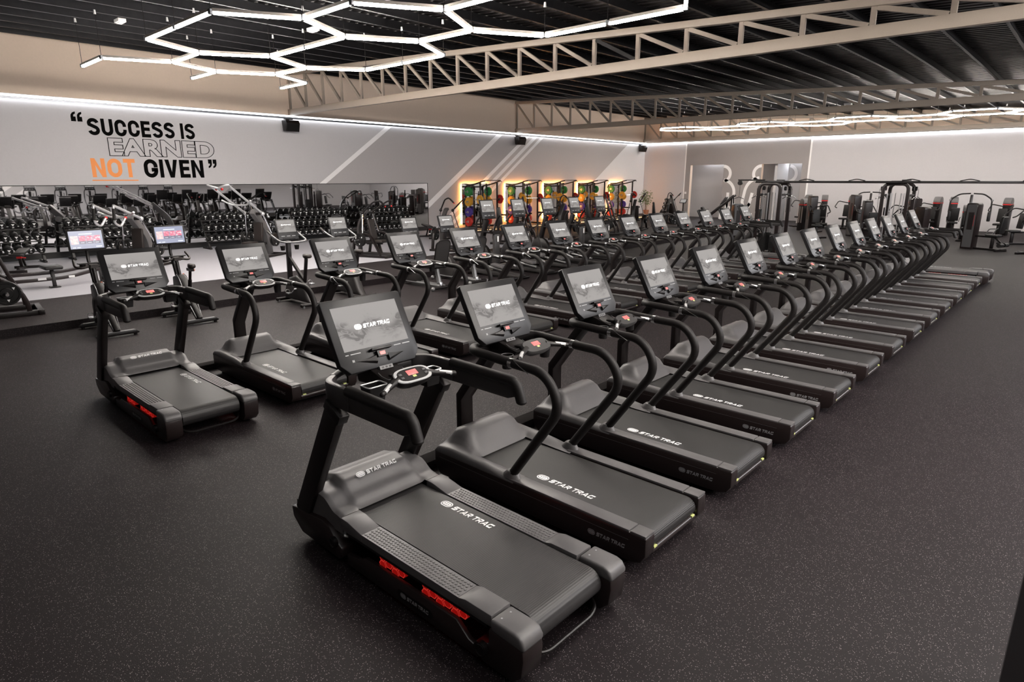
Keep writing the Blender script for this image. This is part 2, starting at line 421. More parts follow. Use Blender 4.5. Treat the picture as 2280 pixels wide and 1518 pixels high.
def console(root, du, dz, dark):
    """large tilted screen, control pod, cup holders"""
    b, t = V((.50 + du, 0, 1.285 + dz)), V((.25 + du, 0, 1.752 + dz)); H = (t - b).length
    F = frame(b, (0, 1, 0), t - b)
    e = G(); g = G()
    g.prism([(-.27, 0), (.27, 0), (.33, .07), (.33, H - .012), (.318, H), (-.318, H), (-.33, H - .012), (-.33, .07)], 'z', -.055, 0)
    hs = g.out('screen_housing', M['bezel'], root, bev=.006); hs.matrix_local = F
    g = G().box((-.27, .155, .0005), (.27, .47, .003)); d = g.out('display', M['disp'], hs, smooth=False)
    g = G(); g.M = Matrix.Translation((.015, .312, .0045)); logo(g, .30); g.out('screen_logo', [M['logo_em'], M['disp']], d, smooth=False)
    g = G().box((-.085, .118, 0), (.085, .136, .045)); g.out('phone_shelf', M['black'], hs, bev=.004)
    g = G().box((-.04, .07, 0), (.04, .114, .03)).m(1).box((-.022, .08, .0301), (.022, .104, .031))
    g.out('safety_key_block', [M['black'], M['redled']], hs, bev=.0)
    for s in (-1, 1):
        g = G(); g.rings([[(s * .05, .09, .001), (s * .2, .075, .001), (s * .05, .03, .001)], [(s * .05, .085, .02), (s * .14, .072, .004), (s * .05, .045, .02)]])
        g.out('chin_facet', M['black'] if s < 0 else M['bezel'], hs, smooth=False)
    for q in (((-.27, -.245), (-.23, -.15)), ((.13, .19), (.205, .27))):
        g = G()
        for x0, x1 in q: g.box((x0, .128, .0004), (x1, .134, .0012))
        g.out('printed_legend', M['dimwhite'], hs, smooth=False)
    g = G()
    for x0 in (-.232, -.222): g.box((x0, .075, .0004), (x0 + .006, .092, .0012))
    g.box((-.228, .081, .0004), (-.22, .086, .0012))
    g.out('printed_symbol', M['dimwhite'], hs, smooth=False)
    g = G().box((-.055, -.022, -.02), (.055, .004, .018)).m(1)
    for k in (-1, 0, 1): g.box((k * .03 - .009, -.016, .018), (k * .03 + .009, -.003, .0186))
    g.out('port_block', [M['grey'], M['black']], hs, bev=0)
    # bracket and tray under the screen
    g = G().prism([(.33, 1.16), (.66, 1.19), (.70, 1.225), (.60, 1.25), (.45, 1.29), (.36, 1.33), (.30, 1.28)], 'y', -.115, .115)
    g.M = Matrix.Translation((du, 0, dz)); o = g.out('console_bracket', M['black'], root, bev=.012); o.location = (du, 0, dz)
    g = G().tube([(.56 + du, -.1, 1.268 + dz), (.60 + du, -.1, 1.25 + dz), (.66 + du, -.09, 1.238 + dz), (.66 + du, .09, 1.238 + dz), (.60 + du, .1, 1.25 + dz), (.56 + du, .1, 1.268 + dz)], .0035, 6)
    g.out('tray_rim', M['grey'], root)
    # control pod
    pc = V((.80 + du, 0, 1.275 + dz)); P = frame(pc, (0, 1, 0), (-.86, 0, .51))
    out_ = [(.155 * (abs(math.cos(a)) ** .6) * (1 if math.cos(a) >= 0 else -1), .07 * (abs(math.sin(a)) ** .75) * (1 if math.sin(a) >= 0 else -1)) for a in [2 * PI * i / 28 for i in range(28)]]
    g = G().rings([[(x * k, y * k, z) for x, y in out_] for k, z in ((.55, -.055), (.85, -.04), (1, -.012), (1, .008), (.95, .018), (.5, .02))])
    pod = g.out('control_pod', M['pod'] if dark else M['black'], root, ang=50); pod.matrix_local = P
    if not dark:
        g = G().rings([[(x * k, y * k, z) for x, y in out_] for k, z in ((.96, .017), (.93, .023), (.8, .0235))]); g.out('silver_bezel', M['silver2'], pod)
        g = G().rings([[(x * k, y * k * .95, z) for x, y in out_] for k, z in ((.80, .022), (.79, .026))]); g.out('key_panel', M['black'], pod)
        g = G()
        for s in (-1, 1):
            for yy in (-.018, .014): g.box((s * .098 - .012, yy - .008, .026), (s * .098 + .012, yy + .008, .029))
        g.out('keypad', M['grey'], pod, bev=.001)
    zt = .021 if dark else .0265
    g = G().box((-.042, -.008, zt - .006), (.042, .036, zt + .001)); r = g.out('red_stop_panel', M['redled'], pod, bev=.002)
    g = G().box((-.014, -.03, zt - .006), (.014, -.012, zt)); g.out('yellow_sticker', M['yellow'], pod, smooth=False)
    for s in (-1, 1):
        a, c = V((.80 + du, s * .12, 1.272 + dz)), V((.885 + du, s * .305, 1.243 + dz))
        m_ = a.lerp(c, .4)
        g = G().tube([a, m_, c], .02, 10, [.03, .0195, .0185]).sph(c, .0185, n=10, k=6)
        gr = g.out('pulse_grip', M['black'], root, ang=50)
        g = G().tube([m_ + V((.002, s * .012, .006)), c + V((-.004, -s * .02, .006))], .0165, 10); g.out('contact_plate', M['contact'], gr)
    g = G().bar((.60 + du, 0, 1.235 + dz), (.77 + du, 0, 1.245 + dz), .1, .045); g.out('pod_neck', M['black'], root, bev=.01)
    for s in (-1, 1):
        c = (.70 + du, s * .235, 1.12 + dz)
        if dark is None or du:     # rounded rectangular cup tray with a bright rim
            ring = fil([(-.075, -.045, 0), (.075, -.045, 0), (.075, .045, 0), (-.075, .045, 0), (-.075, -.045, 0)], .02, 3)[:-1]
            rr = [V(c) + V((p.y * 1.1, p.x, .13)) for p in ring]
            g = G().rings([[V((q.x * .0 + c[0] + (q.x - c[0]) * .8, c[1] + (q.y - c[1]) * .8, c[2] + .02)) for q in rr], rr], cap=False)
            g.poly([V((c[0] + (q.x - c[0]) * .8, c[1] + (q.y - c[1]) * .8, c[2] + .02)) for q in rr])
            cup = g.out('cup_holder', M['black2s'], root)
            g = G().tube(rr, .005, 6, close=True); g.out('cup_rim', M['contact'], cup)
        else:
            g = G().lathe([(.0, 0), (.042, 0), (.05, .11), (.046, .11), (.039, .006), (0, .006)], c, n=18); cup = g.out('cup_holder', M['black2s'], root)
            g = G().torus((c[0], c[1], c[2] + .11), .048, .003, n=20, k=6); g.out('cup_rim', M['grey'], cup)
M['bezel'] = mat('screen_bezel', (.014, .0135, .0145), .35, spec=.35)
M['pod'] = mat('pod_dark_grey', (.05, .048, .048), .35)
M['silver2'] = mat('painted_silver', (.50, .50, .50), .35)
M['black2s'] = mat('black_cup_plastic', (.011, .010, .010), .3)
M['redhex'] = mat('red_elastomer_glow', (.55, .02, .015), .4, em=(1, .05, .035), es=.42)  # emission on the front edges gives the elastomer a lit look
M['redcell'] = mat('red_elastomer_cell_glow', (.30, .006, .006), .5, em=(1, .02, .015), es=.16)  # same elastomer, dimmer emission for the cell walls
M['redback'] = mat('red_elastomer_back_shade', (.30, .008, .008), .5, em=(1, .01, .01), es=.06)  # same elastomer, faintest emission as shade at the back

def treadmill_s(label, group, dark):
    R = thing('treadmill', label, 'treadmill', group=group)
    for s in (-1, 1):
        pr = [(.02, .10), (.06, .05), (2.05, .05), (2.12, .075), (2.155, .13), (2.155, .262), (2.14, .272), (.0, .272), (.0, .13)]
        g = G().prism(pr, 'y', s * .318, s * .44); g.out('side_panel', M['gloss'], R, bev=.012)
        g = G().box((.06, s * .4385, .212), (2.02, s * .4412, .2145)); g.out('side_trim_line', M['rail'], R, smooth=False)
        g = G().box((.90, s * .317, .262), (2.02, s * .436, .284)).box((2.026, s * .317, .262), (2.15, s * .436, .283)); g.out('foot_rail', M['rail'], R, bev=.007)
        g = G().tube(fil([(.87, s * .385, .27), (1.385, s * .40, .985), (1.235, s * .39, 1.225), (.87, s * .385, 1.232), (.47, s * .385, 1.25), (.37, s * .30, 1.245), (.34, s * .09, 1.21)], .16, 6), .038, 12)
        hr = g.out('handrail', M['foam'], R, ang=60)
        g = G().tube([(.868, s * .385, 1.232), (.905, s * .385, 1.231)], .0395, 12).tube([(.90, s * .40, 1.271), (1.0, s * .428, 1.238), (1.10, s * .437, 1.20)], .003, 5)
        g.out('safety_clip_band', M['silver'], hr)
        g = G().rings([[(.885 + a * math.cos(t) + sh, s * .383 + b * math.sin(t), z) for t in [2 * PI * i / 18 for i in range(18)]] for a, b, sh, z in ((.09, .053, 0, .28), (.082, .048, 0, .296), (.05, .042, .01, .335), (.045, .038, .012, .34))])
        g.out('handrail_socket', M['rail'], R, ang=60)
        for u in (.12, 1.95):
            g = G().lathe([(.035, 0), (.035, .012), (.012, .02), (.012, .07)], (u, s * .36, 0), n=12); g.out('levelling_foot', M['black'], R)
        add_logo(R, (2.155 - .315, s * .4415, .150), (-s, 0, 0), (0, 0, 1), .315, [M['dimwhite'], M['black']])
    pr = interp([(0, .275), (.035, .36), (.12, .455), (.20, .478), (.27, .462), (.36, .36), (.44, .272), (.5, .268)])
    g = hood(pr, .44, (.26, .385), interp([(0, .275), (.04, .315), (.2, .33), (.55, .318), (.92, .285)]), 0, .95, .307, .445, .255)
    g.out('motor_hood', M['rail'], R, ang=60)
    arc = [(2.065 + .075 * math.sin(a), .187 + .075 * math.cos(a)) for a in [PI * i / 10 for i in range(11)]]
    g = G().prism([(.38, .262)] + arc + [(.38, .112)], 'y', -.305, .305); g.out('running_belt', M['belt'], R)
    add_logo(R, (1.285, -.20, .2632), (1, 0, 0), (0, 1, 0), .56, [M['white'], M['black']])
    g = G().tube([(2.118, -.318, .115), (2.118, .318, .115)], .026, 12); rb = g.out('rear_guard', M['gloss'], R)
    [G().box((2.105, v, .130), (2.142, v + .04, .1425)).out('warning_sticker', M['yellow'], rb, smooth=False) for v in (-.295, .255)]
    g = G().box((.06, -.318, .05), (2.06, .318, .10)).box((.04, -.318, .05), (.09, .318, .25)); g.out('underframe', M['black'], R)
    g = G().prism([(-.105, .10), (-.035, .10), (-.035, .62), (.40, 1.19), (.33, 1.235), (-.105, .67)], 'y', -.078, .078).box((-.12, -.10, .06), (.05, .10, .12))
    g.out('mast', M['steel'], R, bev=.012)
    console(R, 0, 0, dark)
    return R

def treadmill_f(label, group):
    R = thing('treadmill', label, 'treadmill', group=group)
    for s in (-1, 1):
        g = G().prism([(-.03, .215), (-.015, .13), (.10, .04), (.60, .03), (.64, .06), (.64, .13), (.57, .165), (.50, .235), (.40, .262), (.2, .235), (.05, .225)], 'y', s * .33, s * .478); p = g.out('front_pod', M['gloss'], R, bev=.014)
        g = G().cyl((.555, s * .47, .15), (.555, s * .496, .15), .04, n=20).torus((.555, s * .496, .15), .031, .004, (0, 1, 0), 20, 6); g.out('adjuster_cap', M['black'], p)
        g = G().prism([(2.02, .03), (2.24, .03), (2.30, .09), (2.315, .20), (2.31, .268), (2.06, .268), (2.06, .17), (1.96, .14), (1.93, .09)], 'y', s * .315, s * .478); p = g.out('rear_pod', M['gloss'], R, bev=.014)
        g = G().cyl((2.02, s * .47, .125), (2.02, s * .50, .125), .043, n=20).torus((2.02, s * .50, .125), .034, .004, (0, 1, 0), 20, 6); g.out('adjuster_cap', M['black'], p)
        g = G().prism([(2.075, .262), (2.315, .25), (2.318, .285), (2.29, .325), (2.25, .337), (2.075, .337)], 'y', s * .312, s * .478); p = g.out('rear_cap', M['rail'], R, bev=.02, seg=3)
        g = G()
        for u, v in ((2.12, .36), (2.12, .43)): g.cyl((u, s * v, .336), (u, s * v, .3385), .006, n=8)
        g.out('screw', M['dimwhite'], p)
        g = G().box((.86, s * .305, .262), (1.80, s * .452, .318)); 
        for i in range(36):
            for j in range(5):
                cu, cv = .878 + i * .0258 + (.0129 if j % 2 else 0), s * (.328 + j * .0255)
                if cu > 1.79: continue
                g.rings([[(cu + q * math.cos(a), cv + q * math.sin(a), .3175 + z) for a in [PI / 4 * k for k in range(8)]] for q, z in ((.0092, 0), (.0085, .003), (.005, .0048))])
        g.out('dotted_foot_rail', M['rail'], R, ang=25)
        g = G().prism([(.62, .262), (.86, .262), (.86, .3185), (.78, .334), (.70, .350), (.62, .352)], 'y', s * .303, s * .455)
        g.out('foot_rail_front', M['rail'], R, bev=.006)
        g = G().prism([(1.80, .262), (2.065, .262), (2.065, .337), (1.86, .335), (1.80, .3185)], 'y', s * .303, s * .455); g.out('foot_rail_rear', M['rail'], R, bev=.006)
        g = G().box((.66, s * .30, .235), (2.02, s * .445, .262)); g.out('deck_edge', M['black'], R)
        # red honeycomb suspension blocks
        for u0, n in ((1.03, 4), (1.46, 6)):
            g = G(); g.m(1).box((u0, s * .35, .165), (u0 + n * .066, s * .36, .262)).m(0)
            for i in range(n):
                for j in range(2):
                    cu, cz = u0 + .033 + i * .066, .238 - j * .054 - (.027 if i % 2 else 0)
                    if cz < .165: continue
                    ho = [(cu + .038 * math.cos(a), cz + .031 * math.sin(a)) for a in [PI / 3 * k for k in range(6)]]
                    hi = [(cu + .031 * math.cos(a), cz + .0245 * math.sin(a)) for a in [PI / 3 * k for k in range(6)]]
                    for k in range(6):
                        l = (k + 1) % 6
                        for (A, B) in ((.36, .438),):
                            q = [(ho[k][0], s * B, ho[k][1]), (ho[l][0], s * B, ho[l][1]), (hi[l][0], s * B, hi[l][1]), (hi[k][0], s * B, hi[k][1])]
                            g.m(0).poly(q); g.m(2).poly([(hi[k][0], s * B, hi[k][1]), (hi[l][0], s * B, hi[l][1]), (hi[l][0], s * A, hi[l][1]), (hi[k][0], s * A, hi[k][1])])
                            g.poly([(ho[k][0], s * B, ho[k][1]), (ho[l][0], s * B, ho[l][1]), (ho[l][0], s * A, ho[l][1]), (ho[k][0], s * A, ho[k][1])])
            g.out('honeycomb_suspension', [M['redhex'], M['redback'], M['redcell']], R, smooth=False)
        g = G().prism([(.70, .035), (1.98, .03), (1.98, .095), (1.90, .11), (1.80, .185), (.92, .178), (.84, .135), (.70, .12)], 'y', s * .44, s * .474); p = g.out('side_beam', M['gloss'], R, bev=.008)
        g = G(); g.M = frame((1.43, s * .4755, .10), (-s, 0, 0), (0, 0, 1)); g.prism(stadium(.34, .055), 'z', 0, .002); g.out('badge', M['black'], p)
        add_logo(p, (1.43, s * .4785, .10), (-s, 0, 0), (0, 0, 1), .27, [M['dimwhite'], M['black']])
        # leaning post and broad armrest
        g = G().bar((.10, s * .44, .19), (.655, s * .44, 1.17), .066, .165, (1, 0, -.45)); g.out('post', M['steel'], R, bev=.012)
        g = G().bar((.622, s * .44, 1.10), (.66, s * .44, 1.165), .078, .185, (1, 0, -.45)); g.out('post_collar', M['black'], R, bev=.006)
        g = G().prism([(.66, 1.165), (1.36, 1.165), (1.43, 1.19), (1.40, 1.30), (.66, 1.325)], 'y', s * .424, s * .456); g.out('armrest_plate', M['rail2'], R, bev=.01)
        g = G().tube(fil([(.80, s * .44, 1.305), (1.43, s * .44, 1.295), (1.478, s * .44, 1.165)], .05, 4), .037, 12).sph((1.478, s * .44, 1.165), .037, (1, 1, .6)); g.out('armrest_pad', M['foam'], R, ang=60)
        for u in (.3, 2.1):
            g = G().lathe([(.038, 0), (.038, .012), (.012, .022), (.012, .05)], (u, s * .40, 0), n=12); g.out('levelling_foot', M['black'], R)
    path = fil([(.82, -.44, 1.245), (.55, -.44, 1.245), (.46, -.33, 1.245)], .14, 7)
    for s in (-1, 1):
        g = G().beam([(p.x, -s * p.y, p.z) for p in path], .05, .155); g.out('armrest_corner', M['rail2'], R, bev=.018)
    g = G().tube(fil([(.47, -.35, 1.30), (.40, -.22, 1.31), (.40, .22, 1.31), (.47, .35, 1.30)], .1), .026, 10); g.out('front_bar', M['rail2'], R, ang=60)
    pr = interp([(0, .30), (.06, .40), (.16, .475), (.30, .505), (.38, .495), (.50, .41), (.60, .345), (.66, .335)])
    ed = interp([(0, .28), (.12, .36), (.26, .452), (.38, .44), (.54, .365), (.62, .352)])
    g = hood(lambda u: pr(u) + (0 if u < .3 or u > .6 else -.006), .445, (.275, .315), ed, 0, .62, .295, .598, .22, 30, 44)
    g.out('motor_hood', M['rail'], R, ang=50)
    add_logo(R, (.415, .0, .4975), (0, 1, 0), (-.86, 0, .5), .36, [M['white'], M['rail']])
    arc = [(2.17 + .09 * math.sin(a), .224 + .09 * math.cos(a)) for a in [PI * i / 12 for i in range(13)]]
    g = G().prism([(.56, .314)] + arc + [(.56, .134)], 'y', -.292, .292); g.out('slat_belt', M['slat'], R)
    add_logo(R, (1.17, .21, .3155), (1, 0, 0), (0, 1, 0), .52, [M['white'], M['black']])
    g = G().tube(fil([(2.16, -.31, .12), (2.24, -.27, .085), (2.262, -.2, .07), (2.262, .2, .07), (2.24, .27, .085), (2.16, .31, .12)], .05), .011, 8); g.out('rear_bar', M['black'], R)
    g = G().box((.05, -.33, .05), (.5, .33, .28)).box((.5, -.30, .09), (2.0, .30, .13)); g.out('underframe', M['black'], R)
    console(R, .085, .045, False)
    return R
M['rail2'] = mat('charcoal_plastic', (.034, .031, .031), .4)

X1, X2 = -4.02, -8.70
TM = {}
def place_rows():
    sA = treadmill_s('', 'treadmills in the row beside the aisle', True)
    sB = treadmill_s('', 'treadmills in the far row', False)
    fA = treadmill_f('', 'treadmills in the row beside the aisle')
    n = 14
    for row, (xf, y0, p, gname, where) in enumerate(((X1, 3.786, 1.345, 'treadmills in the row beside the aisle', 'the row beside the aisle'), (X2, 3.785, 1.355, 'treadmills in the far row', 'the farther row'))):
        for k in range(n):
            first, last = k == 0, k == n - 1
            y = y0 + (k - 1) * p - (-.06 if first and row == 0 else 0)
            if first: lab = ('treadmill with red honeycomb suspension and broad armrests, largest, nearest the camera' if row == 0 else 'red honeycomb treadmill at the left, in front of the indoor bikes')
            elif last: lab = 'broad-armrest treadmill at the far end of ' + where
            else: lab = 'black treadmill, %s from the near end of %s' % (ORD[k], where)
            src = fA if first or last else (sA, sB)[row]
            xo = xf - .08 if src is fA else xf
            if not TM.get(src.name):
                TM[src.name] = 1; src.location = (xo, y, 0); src['label'] = lab; src['group'] = gname
            else: dup(src, (xo, y, 0), 0, lab, gname)
place_rows()
for row, (xf, gl, w) in enumerate(((X1, 21.3, 'under the fronts of the treadmills beside the aisle'), (X2, 21.3, 'under the fronts of the farther treadmill row'))):
    g = G().box((xf - .30, 2.2, 0), (xf - .13, gl, .085)); o = g.out('cable_raceway', M['race'], bev=.006)
    tag(o, 'long black cable raceway ' + w, 'cable raceway')
# ------------------------------------------------------------------ room
WX, FY = -24.3, 40.2
def plaster(name, col, rough=.85):
    return mat(name, col, rough, noise=.035, nscale=18, bump=.12)
M['wall_light'] = plaster('light_grey_paint', (.55, .535, .545))
M['wall_dark'] = plaster('taupe_grey_paint', (.47, .445, .445))
M['wall_mid'] = plaster('lamp_lit_grey_paint', (.58, .54, .53))  # grey field lightened in colour for the lamp light on it
M['wall_white'] = plaster('white_paint', (.94, .92, .92))
M['wall_beige'] = plaster('beige_paint', (.57, .555, .57))
M['wall_taupe'] = plaster('taupe_paint', (.33, .305, .30))
M['wall_up'] = plaster('warm_lit_upper_paint', (.93, .76, .62))  # warm glow of the hexagon lights put into the wall colour
M['truss'] = mat('taupe_painted_steel', (.37, .31, .255), .5)
M['carpet'] = mat('white_turf', (.40, .395, .43), .9, noise=.06, nscale=120, bump=.3)
M['mirror'] = mat('mirror_glass', (.80, .80, .81), .015, 1)
M['led'] = emit('white_led_strip', (.90, .95, 1), 12)
M['warmled'] = emit('warm_orange_led', (1, .38, .08), 190)
M['tube'] = emit('warm_white_tube', (1, .925, .85), 125)
M['tube2'] = emit('warm_white_tube_far', (1, .91, .82), 66)
M['led3'] = emit('corridor_led', (.93, .96, 1), 70)
M['alu'] = mat('aluminium_channel', (.22, .23, .25), .35, .8)
M['housing'] = mat('pale_lamp_housing', (.55, .50, .45), .4)
M['floorled'] = emit('warm_floor_led', (1, .55, .2), 2)
M['wood'] = mat('light_wood_platform', (.55, .38, .22), .45, noise=.15, nscale=9)
M['ink'] = mat('black_wall_lettering', (.002, .002, .002), .9, spec=.08)
M['orange'] = mat('orange_wall_lettering', (.90, .30, .07), .6)

g = G().box((-31, -14, -.05), (9.3, FY + .3, 0)); struct(g.out('floor', M['floor'], smooth=False))
g = G().box((-16.1, -14, 0), (-13.25, 30, .145)); struct(g.out('floor_platform', M['floor'], smooth=False))
g = G().box((WX, -14, 0), (-16.1, 20.9, .15)); struct(g.out('floor_white_turf', M['carpet'], smooth=False))
g = G().box((-22.35, 20.9, .0), (-16.1, 30, .145)); struct(g.out('floor_platform_far', M['floor'], smooth=False))
g = G().box((WX, 20.9, 0), (-22.35, FY, .20)).m(1)
for i in range(5):
    y = 23.05 + i * 3.18; g.box((WX + .1, y - 1.3, .20), (-22.4, y + 1.3, .215))
g.m(2).box((-22.35, 20.95, .13), (-22.335, FY, .165))
struct(g.out('floor_rack_platform', [M['floor'], M['wood'], M['floorled']], smooth=False))

# left wall, painted in diagonal fields
g = G().box((WX - .3, -14, -.05), (WX, FY + .3, 7.4))
zt, zb = 4.93, .15
def field(mi, off, pts): g.m(mi).poly([(WX + off, y, z) for y, z in pts])
dg = lambda y0, sl: (lambda z: y0 + (z - zt) * sl)
S1, S2, S3 = dg(18.1, 1.437), dg(25.27, 1.437), dg(27.55, 1.437)
E5 = dg(38.06, 1.58)
field(1, .002, [(-14, zb), (S1(zb), zb), (S1(zt), zt), (-14, zt)])
field(2, .002, [(S1(zb), zb), (S3(zb), zb), (S3(zt), zt), (S1(zt), zt)])
field(3, .002, [(S3(zb), zb), (E5(zb), zb), (E5(zt), zt), (S3(zt), zt)])
field(4, .002, [(E5(zb), zb), (FY, zb), (FY, zt), (E5(zt), zt)])
for L, w in ((S1, .32), (S2, .44), (S3, .33), (dg(28.25, 1.437), .33), (dg(28.86, 1.437), .28)):
    field(4, .004, [(L(zb), zb), (L(zb) + w, zb), (L(zt) + w, zt), (L(zt), zt)])
struct(g.out('wall_left', [M['wall_up'], M['wall_light'], M['wall_dark'], M['wall_mid'], M['wall_white']], smooth=False))
g = G().m(0).box((WX + .09, -14, 4.895), (WX + .115, FY, 4.965)).box((WX, -14, 5.03), (WX + .115, FY, 5.04)).m(1).box((WX + .05, -14, 4.95), (WX + .085, FY, 5.018))
struct(g.out('trim_1', [M['alu'], M['led']], smooth=False))
g = G().box((WX, -14, .15), (WX + .012, 20.45, .34)); struct(g.out('baseboard_left', M['pad'], smooth=False))

# far wall with two openings into a bright corridor
D = ((-20.75, -18.42), (-15.96, -13.56)); DH = 3.5
g = G()
xs = [WX - .3, D[0][0], D[0][1], D[1][0], D[1][1], 9]
for a, b, z0 in ((xs[0], xs[1], -.05), (xs[1], xs[2], DH), (xs[2], xs[3], -.05), (xs[3], xs[4], DH), (xs[4], xs[5], -.05)):
    g.box((a, FY, z0), (b, FY + .3, 7.2))
f = FY - .003
def ff(mi, x0, x1, z0, z1, o=0): g.m(mi).poly([(x0, f - o, z0), (x1, f - o, z0), (x1, f - o, z1), (x0, f - o, z1)])
ff(1, WX, -21.18, 0, 4.93)
for a, b, z0 in ((-21.1, D[0][0], 0), (D[0][0], D[0][1], DH), (D[0][1], D[1][0], 0), (D[1][0], D[1][1], DH), (D[1][1], -13.2, 0)): ff(2, a, b, z0, 4.93)
ff(1, -13.1, 9, 0, 4.93)
ff(3, -21.18, -21.1, 0, 4.93); ff(3, -13.2, -13.1, 0, 4.93)
struct(g.out('wall_far', [M['wall_up'], M['wall_beige'], M['wall_taupe'], M['wall_white']], smooth=False))
g = G().m(0).box((WX, FY - .12, 4.985), (9, FY, 5.0)).m(1).box((WX, FY - .09, 4.93), (9, FY - .06, 4.985))
struct(g.out('trim_2', [M['alu'], M['led2']] if 'led2' in M else [M['alu'], M['led']], smooth=False))
# corridor behind the openings
for nm, A_, B_ in (('wall_corridor_back', (-23, FY + 2.2, 0), (-12, FY + 2.4, 4.6)), ('wall_corridor_left', (-23.2, FY + .3, 0), (-23, FY + 2.4, 4.6)), ('wall_corridor_right', (-12, FY + .3, 0), (-11.8, FY + 2.4, 4.6)), ('wall_corridor_pier', (-15.25, FY + .3, 0), (-15.1, FY + 2.2, 4.6)), ('ceiling_corridor', (-23.2, FY + .3, 4.6), (-11.8, FY + 2.4, 4.8))):
    struct(G().box(A_, B_).out(nm, M['wall_light'], smooth=False))
g = G().box((-23, FY + .3, -.05), (-12, FY + 2.2, 0)); struct(g.out('floor_corridor', M['floor'], smooth=False))
for (a, b), w in zip(D, ('left', 'right')): struct(G().box((max(a, -15.05) if a > -17 else a, FY + 2.12, 3.85), (b, FY + 2.2, 3.9)).out('trim_4' if w == 'left' else 'trim_5', M['led3'], smooth=False))
# white line pictograms beside the openings
def stroke(g, pts, w, y, ax='y'):
    pts = [V((p[0], 0, p[1])) for p in pts]; m = len(pts)
    a = []; b = []
    for i, p in enumerate(pts):
        t = (pts[min(i + 1, m - 1)] - pts[max(i - 1, 0)]).normalized(); n = V((-t.z, 0, t.x)) * w / 2
        a.append(p + n); b.append(p - n)
    for i in range(m - 1): g.poly([(q.x, y, q.z) for q in (a[i], a[i + 1], b[i + 1], b[i])])
arcp = lambda cx, cz, r, a0, a1, n=14: [(cx + r * math.cos(math.radians(a0 + (a1 - a0) * i / n)), cz + r * math.sin(math.radians(a0 + (a1 - a0) * i / n))) for i in range(n + 1)]
def picto(x, mir, lab, y=FY - .006, par=None):
    g = G(); k = mir
    P = lambda pts: [(x + k * px, pz) for px, pz in pts]
    stroke(g, P(arcp(.0, 2.92, .47, 90, -75)), .19, y)
    stroke(g, P(arcp(.0, 1.72, .82, 85, 0, 10) + [(.82, 1.1)] + arcp(.62, .98, .2, 0, -180, 8) + [(.42, 1.75)]), .19, y)
    stroke(g, P([(.42, 1.3), (.30, .05)]), .19, y)
    stroke(g, P([(.05, .65), (.0, .05)]), .19, y)
    tag(g.out('wall_pictogram', M['wall_white'], smooth=False), lab, 'wall graphic')
picto(-18.42, 1, 'white line figure painted beside the left door opening')
def picto2():
    g = G(); x = -15.96; y = FY - .006
    P = lambda pts: [(x - px, pz) for px, pz in pts]
    stroke(g, P(arcp(.05, 2.92, .5, 90, 262)[::1] if False else arcp(.0, 2.92, .47, 90, -75)), .19, y)
    stroke(g, P(arcp(.0, 1.72, .95, 85, 10, 10) + [(1.05, 1.2)] + arcp(.80, .98, .2, 0, -150, 8) + [(.45, 1.75)]), .19, y)
    stroke(g, P([(.55, 1.1), (.95, .55), (.60, .5)]), .19, y); stroke(g, P([(.45, .5), (.40, .05)]), .19, y)
    tag(g.out('wall_pictogram', M['wall_white'], smooth=False), 'white line figure with flared skirt painted left of the second door opening', 'wall graphic')
picto2()
g = G(); stroke(g, arcp(-15.1, 2.92, .5, 80, -80), .19, FY + 2.19); tag(g.out('wall_pictogram', M['wall_white'], smooth=False), 'white arc painted on the corridor wall inside the second opening', 'wall graphic')

# hidden sides of the hall
OX = 9
g = G().box((OX, -14, -.05), (OX + .3, FY + .3, 7)); g.m(1)
for y0, w in ((-6, 1.2), (5, .5), (6.6, .5), (8.0, .5), (22, 1.0)): g.poly([(OX - .004, y0, .1), (OX - .004, y0 + w, .1), (OX - .004, y0 + 6.5 + w, 4.9), (OX - .004, y0 + 6.5, 4.9)])
struct(g.out('wall_right', [M['wall_light'], M['wall_white']], smooth=False))
g = G().m(0).box((OX - .07, -14, 4.93), (OX, FY, 4.955)).m(1).box((OX - .06, -14, 4.957), (OX - .012, FY, 4.99)); struct(g.out('trim_3', [M['alu'], M['led']], smooth=False))  # LED strip added out of view to light the opposite wall
g = G().box((WX - .3, -14.3, -.05), (9.3, -14, 7.4)); struct(g.out('wall_near', M['wall_mid'], smooth=False))
g = G().box((.02, 3.55, 0), (.42, 3.80, 5.2)); o = g.out('column', M['rail'], bev=.01); tag(struct(o), 'dark grey column at the bottom right edge beside the aisle')
o.location = (0, 0, 0)

# roof
RZ = lambda x: 6.86 - .046 * (x - WX)
def roofmat():
    s = N('corrugated_roof_sheet'); o, x = s.obj()
    n = s.a('ShaderNodeTexNoise'); n.inputs['Scale'].default_value = 2.2; n.inputs['Detail'].default_value = 6; s.l(o, n.inputs['Vector'])
    c = s.ramp(n.outputs[0], [(.35, (.010, .0095, .010)), (.62, (.040, .036, .036))]); s.col(c)
    s.b.inputs['Metallic'].default_value = .75; s.b.inputs['Roughness'].default_value = .42
    return s.mat
M['roof'] = roofmat()
g = G()
prof = []
y = -14
while y < FY + .3:
    prof += [(y, 0), (y + .11, 0), (y + .135, .045), (y + .19, .045), (y + .215, 0)]; y += .24
va = [g._v((WX - .3, p[0], RZ(WX - .3) + p[1])) for p in prof]; vb = [g._v((9.3, p[0], RZ(9.3) + p[1])) for p in prof]
for i in range(len(va) - 1): g._f([va[i], vb[i], vb[i + 1], va[i + 1]])
struct(g.out('ceiling', M['roof'], smooth=False))
M['purlin'] = mat('galvanised_purlin', (.036, .036, .04), .38, .7, noise=.35, nscale=5)
k = 0; x = -23.9
